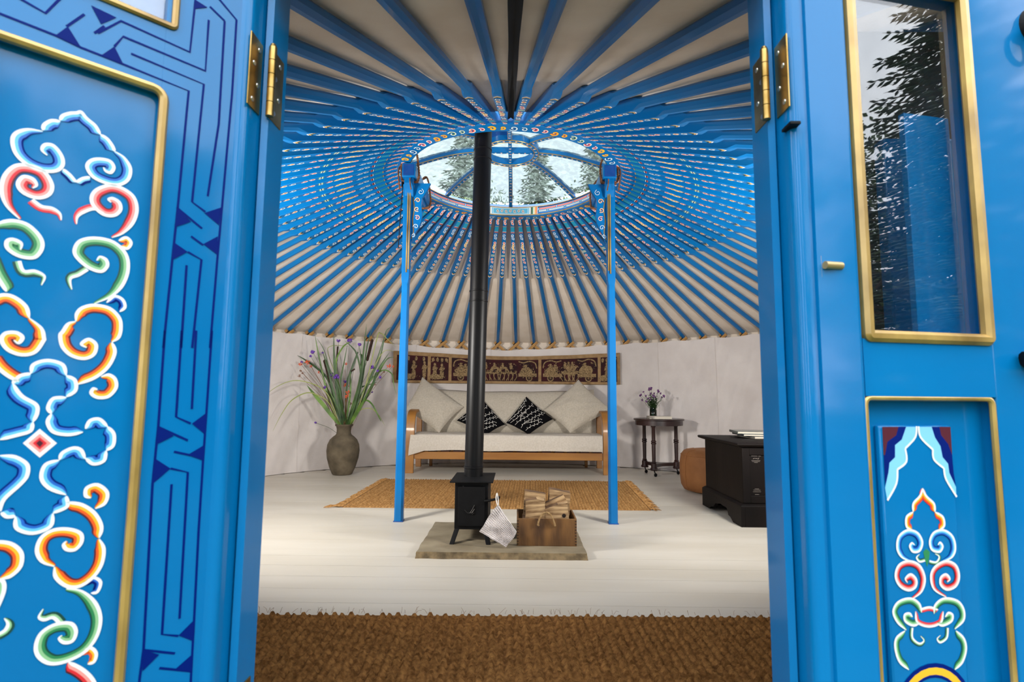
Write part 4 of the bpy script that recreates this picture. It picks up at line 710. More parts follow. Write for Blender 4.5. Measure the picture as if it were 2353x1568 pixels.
# knitted pot holder hanging on the door handle
def knit(u, v):
    # u across, v down the cloth; diamond hung by its top corner
    cs = ((-.029, .238), (.068, .106), (.020, .037), (-.124, .108))     # top, right, bottom, left
    t, r_, bo, l = [Vector((a, c)) for a, c in cs]
    p = (t*(1-u)*(1-v)+r_*u*(1-v)+bo*u*v+l*(1-u)*v)
    ridge = .0042*math.sin(v*PI*2*15)+.0018*math.sin(u*PI*2*22+(1.5 if math.sin(v*PI*2*15) > 0 else 0))
    return (p.x+.008*math.sin(v*5)*(u-.5), -.868+.030*(u-.5)*(v-.4)+.012*nz(u*3, v*3)-ridge-.034*v*u-.010*v, p.y+.002*nz(u*8, v*8))
b = MB(); b.grid(knit, 110, 120); b.grid(lambda u, v: tuple(Vector(knit(u, v))+Vector((0, .009, 0))), 12, 12)
ph = b.build('pot_holder', KNIT, smooth=80); tag(ph, 'white knitted pot holder hanging by a loop from the stove handle', 'pot holder')
b = MB(); b.tube(spline([(-.031, -.868, .236), (-.040, -.83, .262), (-.036, -.800, .285), (-.029, -.83, .262), (-.026, -.868, .236)], 5), .0028, 6); b.build('hanging_loop', WHITEF, ph)

# crate
cr = empty('log_crate', (.224, -.735, SZ), label='dovetailed wooden crate with rope handle holding split firewood', cat='crate')
cw, cd, ch, th_ = .154, .115, .137, .009
for nm, bx in (('front_board', (-cw, cw, -cd, -cd+th_, 0, ch)), ('back_board', (-cw, cw, cd-th_, cd, 0, ch+.002)), ('end_board', (-cw, -cw+th_, -cd+th_, cd-th_, 0, ch+.002)), ('end_board', (cw-th_, cw, -cd+th_, cd-th_, 0, ch+.002)), ('base_board', (-cw+th_, cw-th_, -cd+th_, cd-th_, .004, .012))):
    b = MB(); b.box(*bx); bo = b.build(nm, CRATE, cr, bevel=.002)
    if nm == 'front_board':
        for s in (-1, 1):
            for q in range(9):
                b = MB(); b.box(s*(cw-.005)-.0045, s*(cw-.005)+.0045, -cd-.0007, -cd+.001, .006+q*.0145, .0125+q*.0145); b.build('dovetail', mat('dark_end_grain', lin(62, 40, 20), rough=.7), bo)
b = MB(); helix_rope(b, [(-.042, -cd+.002, .104), (-.046, -cd-.008, .108), (-.040, -cd-.013, .135), (-.024, -cd-.014, .162), (-.002, -cd-.014, .172), (.018, -cd-.014, .160), (.034, -cd-.012, .130), (.042, -cd-.006, .106), (.041, -cd+.004, .103)], .0050, turns=16); b.build('rope_handle', HEMP, cr, smooth=60)
def log(poly, length, M, label, knot=None):
    # split billet: outline resampled and roughened, splintered along its length; the last two edges carry bark
    n0 = len(poly); P = []; bark = []
    for q in range(n0):
        a, c = Vector(poly[q]), Vector(poly[(q+1) % n0])
        for t in range(4): P.append(a.lerp(c, t/4)); bark.append(1 if q >= n0-2 else 0)
    n = len(P); b = MB(); secs = 12; rings = []; ctr = sum(P, Vector((0, 0)))/n; sd = rnd.random()*50
    for i in range(secs+1):
        t = i/secs; g = []
        for j, p in enumerate(P):
            d = (p-ctr); k = 1+.07*nz(j*1.7+sd, t*1.4)+.035*nz(j*4.1+sd, t*3, 5); q = ctr+d*k; g.append((q.x, (t-.5)*length+.004*nz(j*.9+sd, i, 3)*(1 if i in (0, secs) else 0), q.y))
        rings.append(g)
    b.loft(rings, caps=True)
    b.m = [bark[i % n] if i < secs*n else 0 for i in range(len(b.f))]
    o = b.build('firewood_log', [LOGIN, LOGBK], None, smooth=30); o.matrix_world = M
    tag(o, label, 'log', 'split logs in the crate')
    if knot:
        b = MB(); b.lathe([(.0001, 0), (.0105, 0), (.009, .003), (.0001, .004)], 12, M=T(*knot)@RX(PI/2)); b.build('knot', mat('dark_knot', lin(26, 16, 12), rough=.95), o)
    return o
RB = math.radians
log([(-.055, -.06), (.050, -.055), (.052, .045), (.01, .056), (-.048, .050)], .075, T(.166, -.792, .205)@RY(RB(-4)), 'dark-faced split log at the left front of the crate')
log([(-.062, -.02), (.062, -.02), (.060, .016), (-.055, .022)], .07, T(.156, -.808, .148)@RX(RB(10)), 'short log lying low across the left front of the crate')
log([(-.062, -.055), (.060, -.060), (.050, .050), (.0, .040), (-.066, .018)], .075, T(.282, -.795, .195), 'split log with a dark knot hole at the right front of the crate', (.032, -.038, -.015))
log([(-.058, -.06), (.058, -.06), (.056, .062), (-.056, .072)], .06, T(.164, -.715, .214)@RY(RB(3)), 'pale clean-cut log standing behind at the left of the crate')
log([(-.058, -.06), (.058, -.06), (.060, .058), (-.054, .074)], .07, T(.296, -.700, .222)@RY(RB(2)), 'tallest split log at the back right of the crate')
log([(-.055, -.018), (.055, -.018), (.052, .018), (-.055, .020)], .05, T(.276, -.748, .235)@RY(RB(-26)), 'narrow log slanting across the middle of the crate')

# ---------------------------------------------------------------- rugs
def woven(name, corners, px, py, h, m, label, cat, fringe=False):
    c = [Vector((*p, 0)) for p in corners]          # front-left, front-right, back-right, back-left
    def P(u, v): return c[0]*(1-u)*(1-v)+c[1]*u*(1-v)+c[2]*u*v+c[3]*(1-u)*v
    b = MB(); b.prism([(p.x, p.y) for p in c], .001, h*.28, lambda u, v, d: (u, v, d)); o = b.build(name, m, None); tag(o, label, cat)
    nx = int((c[1]-c[0]).length/px); ny = int((c[3]-c[0]).length/py); b = MB()
    for i in range(nx):
        for j in range(ny):
            q = P((i+.5+.18*(rnd.random()-.5))/nx, (j+.5+(.5 if i % 2 else 0)*.9)/(ny+.5)); a = .5*(1 if i % 2 else -1)+.25*(rnd.random()-.5)
            l, w, z = px*.56, py*.60, h*(.8+.4*rnd.random()); ca_, sa_ = math.cos(a), math.sin(a); base = len(b.v)
            for (dx, dy, dz) in ((-l, 0, .1), (-.6*l, -w, .15), (.6*l, -w, .15), (l, 0, .1), (.6*l, w, .15), (-.6*l, w, .15), (-.3*l, -.1*w, 1), (.3*l, -.1*w, 1)):
                b.v.append((q.x+dx*ca_-dy*sa_, q.y+dx*sa_+dy*ca_, z*dz))
            b.f += [tuple(base+t for t in f) for f in ((0, 1, 6), (1, 2, 7, 6), (2, 3, 7), (3, 4, 7), (4, 5, 6, 7), (5, 0, 6))]; b.m += [0]*6
    me = bpy.data.meshes.new('weave'); me.from_pydata(b.v, [], b.f); me.materials.append(m); me.polygons.foreach_set('use_smooth', [True]*len(b.f))
    tag(link('weave', me, o), kind='stuff')
    b = MB()                                        # loose fibres and fringe
    if fringe:
        for side in (0, 1):
            for j in range(110):
                v = j/110; p = P(side, v); d = (1 if side else -1); L = .03+.05*rnd.random()
                if v < .03 and side == 0: L = .13
                q = [p+Vector((d*L*t, (rnd.random()-.5)*.025*t*2-.01*t, h*(.8-.55*t)+.012*math.sin(t*3)*rnd.random())) for t in (0, .35, .7, 1)]
                b.tube(q, [.004, .0045, .004, .0015], 5)
    else:
        for j in range(90):
            u = rnd.random(); p = P(u, 1); L = .006+.022*rnd.random()**3; a = rnd.uniform(.2, PI-.2)
            b.tube([p+Vector((0, -.008, h*.8)), p+Vector((math.cos(a)*L*.5, L*.45*math.sin(a), h+.010*rnd.random())), p+Vector((math.cos(a)*L, L*.8*math.sin(a), h*.9+.016*rnd.random()))], [.0006, .0005, .0003], 3)
    tag(b.build('fringe' if fringe else 'loose_fibres', m, o, smooth=0), kind='stuff')
    return o
woven('doormat', ((-.98, -2.48), (1.12, -2.48), (1.13, -1.665), (-1.02, -1.70)), .0275, .0215, .019, COIR, 'brown coir mat lying just inside the doorway', 'mat')
woven('jute_rug', ((-1.16, .20), (1.015, .205), (1.085, 1.50), (-1.14, 1.50)), .0225, .0185, .011, COIR2, 'tan woven jute rug with frayed ends in front of the sofa', 'rug', True)

# ---------------------------------------------------------------- sofa
sofa = empty('futon_sofa', (0, 1.94, 0), label='futon sofa with bent honey-coloured wooden arms and beige mattress', cat='sofa')
def arm(x0, x1):
    path = [(0, 0), (-.004, .20), (0, .38), (.018, .50), (.060, .585), (.13, .622), (.26, .632), (.44, .628), (.56, .615)]
    P = spline([(0, a, c) for a, c in path], 5); rings = []
    for i, p in enumerate(P):
        t = (P[min(i+1, len(P)-1)]-P[max(i-1, 0)]).normalized(); nrm = Vector((0, -t.z, t.y)); h = .015
        q0, q1 = p+nrm*h, p-nrm*h
        rings.append([(x0, q0.y, q0.z), (x1, q0.y, q0.z), (x1, q1.y, q1.z), (x0, q1.y, q1.z)])
    b = MB(); b.loft(rings); return b.build('bentwood_arm', HONEY, sofa, bevel=.004)
arm(-1.072, -.985); arm(.958, 1.048)
for x in (-1.03, 1.00):
    b = MB(); b.box(x-.03, x+.03, .52, .56, 0, .61); b.build('rear_leg', HONEY, sofa, bevel=.004)
b = MB(); b.box(-.985, .958, .012, .045, .142, .217); b.build('front_rail', HONEY, sofa, bevel=.004)
b = MB(); b.box(-.985, .958, .60, .63, .15, .22); b.build('rear_rail', HONEY, sofa, bevel=.004)
for q in range(15):
    x = -.93+q*.131; b = MB(); b.box(x-.045, x+.045, .02, .62, .217, .232); b.build('seat_slat', SLATD if q % 1 == 0 else LINEN, sofa, bevel=.002)
for x in (-.90, .86):
    b = MB(); b.box(x-.016, x+.016, .58, .62, 0, .15); b.build('centre_leg', HONEY, sofa, bevel=.003)
def soft_box(x0, x1, y0, y1, z0, z1, e=.35, nx=40, ny=10, wob=.006, seed=0):
    b = MB()
    def top(sgn):
        def f(u, v):
            a, c = u*2-1, v*2-1; px_ = max(0, 1-abs(a)**14); py_ = max(0, 1-abs(c)**5); k = (px_*py_)**.5
            zz = (z0+z1)/2+sgn*((z1-z0)/2*(.55+.45*k)*(1 if k > 0 else .0)+wob*nz(u*9+seed, v*5, sgn)*k)
            return (x0+(x1-x0)*u, y0+(y1-y0)*v, zz)
        return f
    b.grid(top(1), nx, ny); b.grid(top(-1), nx, ny); return b
b = soft_box(-.98, .952, -.012, .60, .232, .395, wob=.008); b.build('seat_mattress', LINEN, sofa, smooth=80)
def backm(sgn):
    def f(u, v):
        a, c = u*2-1, v*2-1; k = (max(0, 1-abs(a)**12)*max(0, 1-abs(c)**6))**.5
        x = -.96+1.91*u; sag = .030*(1-((u-.46)/.5)**2)+.012*nz(u*5, 2); tz = .36+(.515-sag)*v; ty = .40+.19*v-.05*math.sin(v*PI)
        d = sgn*(.075*k+.006*nz(u*8, v*6, sgn)*k); return (x, ty-d*.93, tz+d*.3)
    return f
b = MB(); b.grid(backm(1), 50, 18); b.grid(backm(-1), 50, 18); b.build('back_mattress', LINEN, sofa, smooth=80)
# throw over the seat front
def throw(u, v):
    x = -1.035+1.985*u; dip = .010*nz(u*6, 1)
    lowl = max(0, 1-u/.08)
    if v < .5:
        t = v/.5; y = 1.94+.30-(.30+.016)*t; z = .403+.006*nz(u*10, t*3)+.010*math.sin(PI*u)*0-.006*(t**6)*2
        if u < .04: z -= .02*(1-u/.04)*t
    else:
        t = (v-.5)/.5; y = 1.94-.016-.016*math.sin(t*2.2)-.008*nz(u*9, t*2)-.012*lowl; z = .391-(.155+dip+.055*lowl)*t
    if lowl: x += .03*lowl*(1-min(1, v))
    return (x, y, z)
b = MB(); b.grid(throw, 110, 24); tag(b.build('seat_throw', THROW, smooth=80), 'cream cotton throw draped over the front edge of the sofa seat', 'throw')

def cushion(name, cs, thick, m, label, pull=.06, seed=0):
    cs = [Vector(c) for c in cs]; n = 22; nrm = (cs[1]-cs[3]).cross(cs[0]-cs[2]).normalized()
    if nrm.y > 0: nrm = -nrm
    ctr = sum(cs, Vector())/4
    def f(sgn):
        def g(u, v):
            a, c = u*2-1, v*2-1
            a2 = a*(1-pull*(1-c*c)*abs(a)); c2 = c*(1-pull*(1-a*a)*abs(c)); uu, vv = (a2+1)/2, (c2+1)/2
            p = cs[0]*(1-uu)*(1-vv)+cs[1]*uu*(1-vv)+cs[2]*uu*vv+cs[3]*(1-uu)*vv
            k = ((1-a*a)*(1-c*c))**.42
            return tuple(p+nrm*sgn*(thick*k+.014*nz(u*3.4+seed, v*3.4, sgn)*k+.007*nz(u*9+seed+v*4, v*5, sgn)*k))
        return g
    b = MB(); b.grid(f(1), n+12, n+12); b.grid(f(-1), n, n); o = b.build(name, m, smooth=80)
    tag(o, label, 'cushion'); return o, f(1), nrm
cushion('linen_cushion', ((-1.007, 2.46, 1.003), (-.518, 2.30, .673), (-.755, 2.12, .400), (-1.155, 2.22, .640)), .085, LINEN, 'large beige linen cushion leaning in the left corner of the sofa', seed=1)
cushion('linen_cushion', ((.767, 2.46, .989), (1.108, 2.22, .652), (.640, 2.12, .412), (.363, 2.28, .643)), .085, LINEN, 'large beige linen cushion leaning in the right corner of the sofa', seed=5)
BR = [[(.06, .95), (.12, .75), (.16, .55), (.15, .30)], [(.16, .97), (.26, .78), (.30, .55), (.34, .30), (.32, .08)], [(.36, .98), (.42, .80), (.48, .62), (.52, .42), (.56, .20), (.54, .06)],
      [(.42, .80), (.34, .62), (.36, .44)], [(.62, .97), (.60, .80), (.66, .60), (.68, .42), (.72, .22), (.70, .10)], [(.60, .80), (.74, .66), (.80, .50), (.84, .34)], [(.82, .96), (.84, .80), (.90, .60), (.92, .40)], [(.08, .50), (.08, .25), (.06, .10)]]
def twigs(o, f, nrm, seed):
    b = MB(); r2 = random.Random(seed)
    def S(u, v): return Vector(f(min(max(u, .02), .98), min(max(v, .02), .98)))+nrm*.0015
    for p in BR:
        Q = spline([(a, c, 0) for a, c in p], 6); b.tube([S(q.x, q.y) for q in Q], .0020, 4)
        for i, q in enumerate(Q[3::2]):
            s = 1 if i % 2 else -1; d = r2.uniform(.025, .05); e = (q.x+s*d, q.y-d*.8)
            b.tube([S(q.x, q.y), S(*e)], .0012, 4); b.blob(S(*e), .0042, n=6, sq=(1, .6, 1))
    tag(b.build('twig_print', WHITEF, o, smooth=0), kind='stuff')
o, f, nm = cushion('twig_cushion', ((.175, 2.36, .792), (.464, 2.22, .551), (.195, 2.06, .392), (-.045, 2.20, .506)), .055, BLACKF, 'black cushion with white twig print right of the flue pipe', seed=9); twigs(o, f, nm, 3)
o, f, nm = cushion('twig_cushion', ((-.320, 2.36, .772), (-.055, 2.22, .488), (-.245, 2.06, .385), (-.580, 2.20, .527)), .055, BLACKF, 'black cushion with white twig print half hidden behind the flue pipe', seed=4); twigs(o, f, nm, 8)

# ---------------------------------------------------------------- tapestry
def taps(u, w, h):                                      # u = metres along the wall from the middle (x positive right), w height
    th = PI/2-u/2.83; r = 2.835-h-.006*nz(u*3, w*4); return (r*math.cos(th), r*math.sin(th), w)
def tz(u, w): return w-.030*math.cos(u/1.4*PI/2)**2*(1 if w > 1.1 else -.2)-.006*nz(u*3.2, 4)*(1 if w > 1.1 else .3)
tap = MB(); UL, UR = -1.41, 1.30
tap.grid(lambda u, v: taps(UL+(UR-UL)*u, tz(UL+(UR-UL)*u, .938+.366*v), .004), 90, 8); tap.grid(lambda u, v: taps(UL+(UR-UL)*u, tz(UL+(UR-UL)*u, .938+.366*v), 0), 90, 2)
tapo = tag(tap.build('tapestry', TAN, smooth=80), 'long maroon and tan figured tapestry hanging on the wall above the sofa', 'tapestry')
FIG = mat('tapestry_figures', lin(96, 76, 50), lin(160, 134, 96), 90, rough=.95, bump=.3, bscale=300)
FIGD = mat('tapestry_dark_thread', lin(46, 36, 26), lin(74, 58, 40), 90, rough=.95)
MARN = mat('tapestry_maroon', lin(58, 14, 20), lin(34, 12, 16), 9, rough=.97, bump=.3, bscale=300)
r3 = random.Random(5); edges = [-1.385, -.985, -.735, .372, 1.06, 1.285]
edges = [-1.385, -.985, -.735, .345, 1.055, 1.285]
for q in range(len(edges)-1):
    e0, e1 = edges[q]+.018, edges[q+1]-.018; n = max(6, int((e1-e0)/.03))
    b = MB(); b.grid(lambda u, v: taps(e0+(e1-e0)*u, tz(e0+(e1-e0)*u, .968+.292*v), .0048), n, 6); pn = b.build('figured_panel', MARN, tapo, smooth=80)
    f = MB(); W0, W1 = .968, 1.255
    fm = lambda u, v, h: taps(u, tz(u, v), .0054+h)
    def line(p, w, mi=0): ribbon(f, p, [(-w, w, mi)], fm, 1, n=3, h0=.0003+.0004*r3.random())
    def ringm(cx, cz, r, w, mi=0): line([(cx+r*math.cos(a), cz+r*math.sin(a)) for a in [2*PI*i/12 for i in range(13)]], w, mi)
    def body(cx, cz, w, h_, mi=0, tilt=0):
        pts = []
        for i in range(14):
            a = 2*PI*i/14; k = 1+.25*(r3.random()-.5); X, Z = w*math.cos(a)*k, h_*math.sin(a)*k; pts.append((cx+X*math.cos(tilt)-Z*math.sin(tilt), cz+X*math.sin(tilt)+Z*math.cos(tilt)))
        f.flat(pts, fm, .0002+.0005*r3.random(), mi)
    def dots(cx, cz, w, h_, n):
        for i in range(n):
            x, z, s = cx+w*r3.uniform(-1, 1), cz+h_*r3.uniform(-1, 1), r3.uniform(.003, .008)
            f.flat([(x+s*math.cos(t)*r3.uniform(.6, 1.2), z+s*math.sin(t)) for t in [2*PI*i/6 for i in range(6)]], fm, .0012+.0004*r3.random(), r3.choice((0, 0, 1)))
    def person(cx, base=W0+.01, H=.22):
        body(cx, base+H*.30, .024, H*.30); body(cx, base+H*.66, .026, H*.17); body(cx, base+H*.90, .016, H*.085)
        line([(cx-.03, base+H*.55), (cx-.012, base+H*.72), (cx+.02, base+H*.60), (cx+.034, base+H*.75)], .004); dots(cx, base+H*.45, .026, H*.4, 22)
    if e1-e0 < .45:
        m_ = 2 if e1-e0 > .2 else 1
        for j in range(m_+1 if e1-e0 > .3 else m_): person(e0+(e1-e0)*(j+.6)/(m_+.6 if e1-e0 < .3 else m_+.9), H=.20+.03*r3.random())
        for j in range(4): x = e0+(e1-e0)*(j+.5)/4; body(x, W1-.03, .016, .025); dots(x, W1-.03, .016, .03, 5)
        body((e0+e1)/2-.05, W0+.045, .07, .035); dots((e0+e1)/2, W0+.04, (e1-e0)*.42, .03, 30)
    else:
        for sgn, cx in ((1, e0+.13), (-1, e1-.13)):     # chariots at both ends facing inwards
            line([(cx-.11*sgn, W1-.10), (cx-.09*sgn, W1-.035), (cx-.02*sgn, W1-.012), (cx+.05*sgn, W1-.03), (cx+.11*sgn, W1-.015)], .007)
            body(cx-.01, W0+.13, .085, .07); dots(cx, W0+.14, .10, .10, 70); person(cx-.02, W0+.08, .16); person(cx+.035*sgn, W0+.08, .15)
            f.flat([(cx-.11, W0+.055), (cx+.13*sgn if sgn > 0 else cx+.11, W0+.055), (cx+.11, W0+.095), (cx-.11, W0+.095)], fm, .0009, 0); dots(cx, W0+.075, .10, .015, 26)
            ringm(cx-.02*sgn, W0+.040, .034, .006); ringm(cx-.02*sgn, W0+.040, .017, .004, 1); body(cx-.02*sgn, W0+.040, .009, .009)
        nh = 3 if e1-e0 < .9 else 5
        for j in range(nh):                             # horses between them
            cx = e0+.27+(e1-e0-.54)*(j+.5)/nh; sgn = 1 if j < nh/2 else -1
            body(cx, W0+.115, .062, .030); body(cx+.058*sgn, W0+.165, .018, .040, tilt=-.5*sgn); body(cx+.078*sgn, W0+.195, .024, .013); dots(cx, W0+.125, .065, .04, 26)
            for t in range(5): x = cx-.05+.025*t; line([(x, W0+.10), (x+.012*sgn*((t % 2)*2-1), W0+.055), (x+.016*sgn, W0+.008)], .0042)
            body(cx-.01, W0+.205, .018, .032); body(cx-.01, W0+.245, .012, .012); dots(cx, W0+.215, .05, .035, 16)
    tag(f.build('woven_figures', [FIG, FIGD], pn, smooth=0), kind='stuff')

# ---------------------------------------------------------------- vase with reeds
VX, VY = -1.672, 1.80
vb = MB(); vb.lathe([(.0001, 0), (.088, 0), (.098, .008), (.126, .07), (.152, .16), (.160, .235), (.154, .295), (.132, .345), (.102, .375), (.078, .392), (.070, .41), (.069, .45), (.076, .475), (.087, .485), (.087, .497), (.070, .497), (.060, .47), (.058, .40), (.0001, .38)], 40)
vase = vb.build('clay_vase', CLAY, M=T(VX, VY, 0), smooth=50); tag(vase, 'tall weathered grey-brown clay vase standing by the wall', 'vase')
SC = .001055
bq = empty('reed_bouquet', (VX, VY, .40), label='tall bouquet of bulrushes, reed leaves and purple and orange flowers in the clay vase', cat='bouquet')
def bp(cx, cy, dy=0): return Vector(((cx-735)*SC, dy, (1005-cy)*SC+.088))
def blade(pts, w, m, dy):
    n = len(pts); P = spline([bp(a, c, dy*i/(n-1)) for i, (a, c) in enumerate(pts)], 5); k = len(P); b = MB(); rings = []
    P = [Vector((P[0].x*.3, P[0].y, -.06))]+P; k += 1
    for i, p in enumerate(P):
        t = (P[min(i+1, k-1)]-P[max(i-1, 0)]).normalized(); s = t.cross(Vector((.25, -1, .1))).normalized(); f = i/(k-1)
        hw_ = w*SC*.66*(.55+.45*min(1, f*3))*(1-max(0, (f-.55)/.45)**1.6)+.0006; nn = t.cross(s)
        rings.append([p-s*hw_, p+nn*hw_*.35, p+s*hw_, p+nn*hw_*.2])
    b.loft(rings, caps=False); b.build('reed_leaf', m, bq, smooth=60)
BL = [('G', 26, '700,1010 640,930 540,800 470,710 415,630'), ('G', 18, '715,1010 660,880 600,760 540,660 520,600'), ('G', 12, '700,1010 610,850 560,700 500,480 450,280 420,140'), ('D', 14, '725,1010 680,860 620,640 560,420 520,290'),
 ('D', 18, '735,1010 690,800 655,560 640,330 640,150'), ('D', 10, '740,1010 720,860 700,600 735,400 765,240'), ('D', 17, '750,1010 745,820 750,600 790,450 830,320 838,300'), ('G', 18, '760,1010 800,840 850,640 872,450 862,330 830,322'),
 ('D', 16, '770,1010 830,850 900,560 930,300 960,50'), ('D', 12, '775,1010 850,860 910,560 950,250 1000,70'), ('D', 14, '780,1010 870,830 960,600 1040,360 1090,180'), ('G', 13, '785,1010 880,850 960,680 1050,500 1130,370 1195,352'),
 ('G', 18, '790,1010 860,900 930,780 1000,650'), ('D', 18, '790,1000 890,830 1000,640 1060,480 1170,310'), ('D', 8, '740,1010 730,850 690,640 610,480 560,300 500,190'), ('L', 6, '690,1000 610,760 540,660 430,605 300,590 170,650 45,770'),
 ('L', 7, '690,1000 600,800 520,730 420,700 300,770 230,900 180,1050'), ('L', 5, '780,1000 840,900 920,850 1010,845 1090,910 1150,1000'), ('G', 11, '785,1000 850,880 940,770 1020,800 1100,920 1130,960'), ('G', 9, '780,1000 850,800 960,600 1090,480 1185,510 1210,600 1240,710'),
 ('D', 16, '700,1010 640,800 560,580 450,470 330,390 230,335'), ('D', 10, '780,1005 830,800 870,660 950,620 1050,590'), ('L', 5, '785,1005 900,700 1020,420 1110,290 1200,300'), ('G', 10, '740,1005 690,700 655,420 720,275 790,225 832,213'),
 ('D', 12, '775,1005 870,760 890,520 850,330 800,255 742,205'), ('D', 14, '770,1005 830,850 885,600 880,400 857,240'), ('G', 14, '745,1010 770,850 785,650 775,500'), ('L', 4, '735,1005 700,700 560,330 580,250 700,245 760,250'),
 ('D', 14, '760,1010 740,850 720,700'), ('G', 13, '720,1010 700,900 640,780 600,700'), ('L', 6, '785,1005 920,700 1040,180 1085,130 1150,180 1250,270'), ('D', 9, '785,1000 960,600 1060,360 1110,110 1165,62')]
for q, (c, w, s) in enumerate(BL):
    blade([tuple(map(float, t.split(','))) for t in s.split()], w, {'G': LEAF, 'D': LEAFD, 'L': LEAFL}[c], -.30 if s.endswith('770') or s.endswith('1050') else rnd.uniform(-.2, .10))
for a, c, w in (((530, 380), (600, 600), 34), ((985, 180), (940, 390), 27), ((652, 250), (648, 400), 15), ((826, 468), (790, 492), 15)):
    p0, p1 = bp(*a, -.03), bp(*c, -.03); b = MB(); d = (p0-p1)
    b.tube([p1+d*t for t in (0, .04, .5, .96, 1)], [w*SC*.2, w*SC*.5, w*SC*.5, w*SC*.5, w*SC*.2], 12)
    ct = b.build('cattail', CATTAIL, bq); b = MB(); b.tube([Vector((0, 0, -.05)), Vector((p1.x*.25, -.01, .2)), p1+d*.05], .003, 6); b.build('stem', LEAFD, ct)
def flower(cx, cy, r, m, kind, dy):
    p = bp(cx, cy, dy); b = MB(); base = Vector((rnd.uniform(-.03, .03), 0, -.05)); mid = Vector((p.x*.45+rnd.uniform(-.02, .02), dy*.4, (p.z-.1)*.55+.05))
    b.tube(spline([base, mid, Vector((p.x*.9, dy, p.z*.93)), p], 5), .0016, 5); st = b.build('flower_stem', LEAFD if kind == 'p' else BROWNP, bq)
    b = MB(); r *= SC*1.3
    if kind == 'p':
        for i in range(16): v = Vector((rnd.gauss(0, 1), rnd.gauss(0, 1), rnd.gauss(0, .7))).normalized()*r*.62; b.blob(p+v, r*.36, n=5)
    else:
        for i in range(6):
            a = 2*PI*i/6+rnd.random(); e = Vector((math.cos(a), rnd.uniform(-.6, .2), math.sin(a)))*r*1.15; s = e.cross(Vector((0, 1, .3))).normalized()*r*.28
            b.add([p, p+e*.55+s, p+e, p+e*.55-s, p+e*.5+Vector((0, .3*r, 0))], [(0, 1, 2), (0, 2, 3), (0, 4, 1), (0, 3, 4), (1, 4, 2), (3, 2, 4)])
    b.build('flower_head', m, st, smooth=60 if kind == 'p' else 0)
for a in ((770, 195, 22), (675, 200, 16), (852, 228, 16), (420, 308, 18), (400, 350, 11), (300, 405, 12), (600, 522, 19), (665, 545, 24), (718, 590, 15), (535, 645, 14), (990, 445, 19), (1065, 485, 13), (1018, 515, 13), (1085, 548, 12), (500, 980, 10), (985, 688, 8), (525, 318, 9)): flower(*a, PURPLE, 'p', rnd.uniform(-.12, .05))
for a in ((385, 410, 19), (325, 430, 15), (430, 450, 11), (735, 630, 21), (770, 690, 16), (755, 735, 13), (790, 720, 12), (1150, 435, 17), (740, 420, 12), (465, 500, 11), (1190, 440, 9)): flower(*a, ORPET, 'o', rnd.uniform(-.12, .03))
for a in ((300, 490, 10), (318, 540, 11), (350, 515, 8), (785, 800, 10), (770, 770, 9), (690, 760, 8), (1100, 490, 9), (1035, 615, 8)): flower(*a, BROWNP, 'o', rnd.uniform(-.10, .03))

# ---------------------------------------------------------------- side table with jar and book
TXX, TYY = 1.558, 2.035
tb = empty('side_table', (TXX, TYY, 0), label='small round dark mahogany side table on turned legs beside the sofa', cat='table')
b = MB(); b.lathe([(.0001, .555), (.225, .555), (.252, .557), (.259, .563), (.259, .570), (.252, .576), (.0001, .577)], 48); b.build('table_top', MAHOG, tb, smooth=30)
b = MB(); b.lathe([(.225, .508), (.243, .508), (.243, .556), (.225, .556)], 48, closed=True); b.build('apron', MAHOG, tb, smooth=30)
legs = [(-.098, -.165), (-.128, .105), (.182, .015)]
prof = [(.0001, .085), (.030, .085), (.030, .128), (.021, .132), (.025, .142), (.018, .150), (.0205, .30), (.020, .318), (.0265, .325), (.0265, .335), (.020, .340), (.0265, .346), (.0265, .354), (.019, .360), (.0185, .49), (.025, .500), (.025, .512), (.0001, .512)]
for lx, ly in legs:
    b = MB(); b.lathe(prof, 16, M=T(lx, ly, 0)); lg = b.build('turned_leg', MAHOG, tb, smooth=40)
    b = MB(); b.lathe([(.0001, .060), (.036, .060), (.040, .072), (.034, .085), (.0001, .085)], 20, M=T(lx, ly, 0)); b.build('foot', MAHOG, lg)
    b = MB(); b.lathe([(.0001, -.006), (.017, -.006), (.017, .006), (.0001, .006)], 16, M=T(lx+.012, ly-.012, .0175)@RZ(.6)@RX(PI/2)); b.tube([(lx, ly, .062), (lx+.012, ly-.012, .02)], .006, 6); b.build('caster', BLACKM, lg)
cx_, cy_ = sum(l[0] for l in legs)/3, sum(l[1] for l in legs)/3; poly = []
for i in range(3):
    a = Vector(legs[i]); c = Vector(legs[(i+1) % 3]); ce = Vector((cx_, cy_))
    out_ = (a-ce).normalized()*.035; poly.append((a.x+out_.x, a.y+out_.y))
    for t in (.25, .5, .75): m_ = a.lerp(c, t); k = .62+.38*abs(t-.5)*1.3; poly.append(tuple(ce+(m_-ce)*k*1.05))
b = MB(); b.prism(poly, .088, .122, lambda u, v, d: (u, v, d)); b.build('lower_shelf', MAHOG, tb, bevel=.004)
TT = .577
bk = empty('table_book', (TXX-.02, TYY-.10, TT), rz=-.05, label='white-paged book lying on the round side table', cat='book')
b = MB(); b.box(-.112, .118, -.075, .075, 0, .0025); b.box(-.112, .118, -.075, .075, .0245, .027); b.box(-.1145, -.1115, -.075, .075, 0, .027); b.build('cover', mat('pale_grey_cover', lin(196, 190, 178), rough=.6), bk)
b = MB(); b.box(-.111, .113, -.071, .071, .0026, .0244); b.build('pages', PAPER, bk)
b = MB(); b.box(-.1155, -.060, -.0757, .0757, -.0002, .0273); b.build('dust_flap', mat('grey_print_cover', lin(120, 112, 100), lin(200, 192, 180), 40, rough=.6), bk)
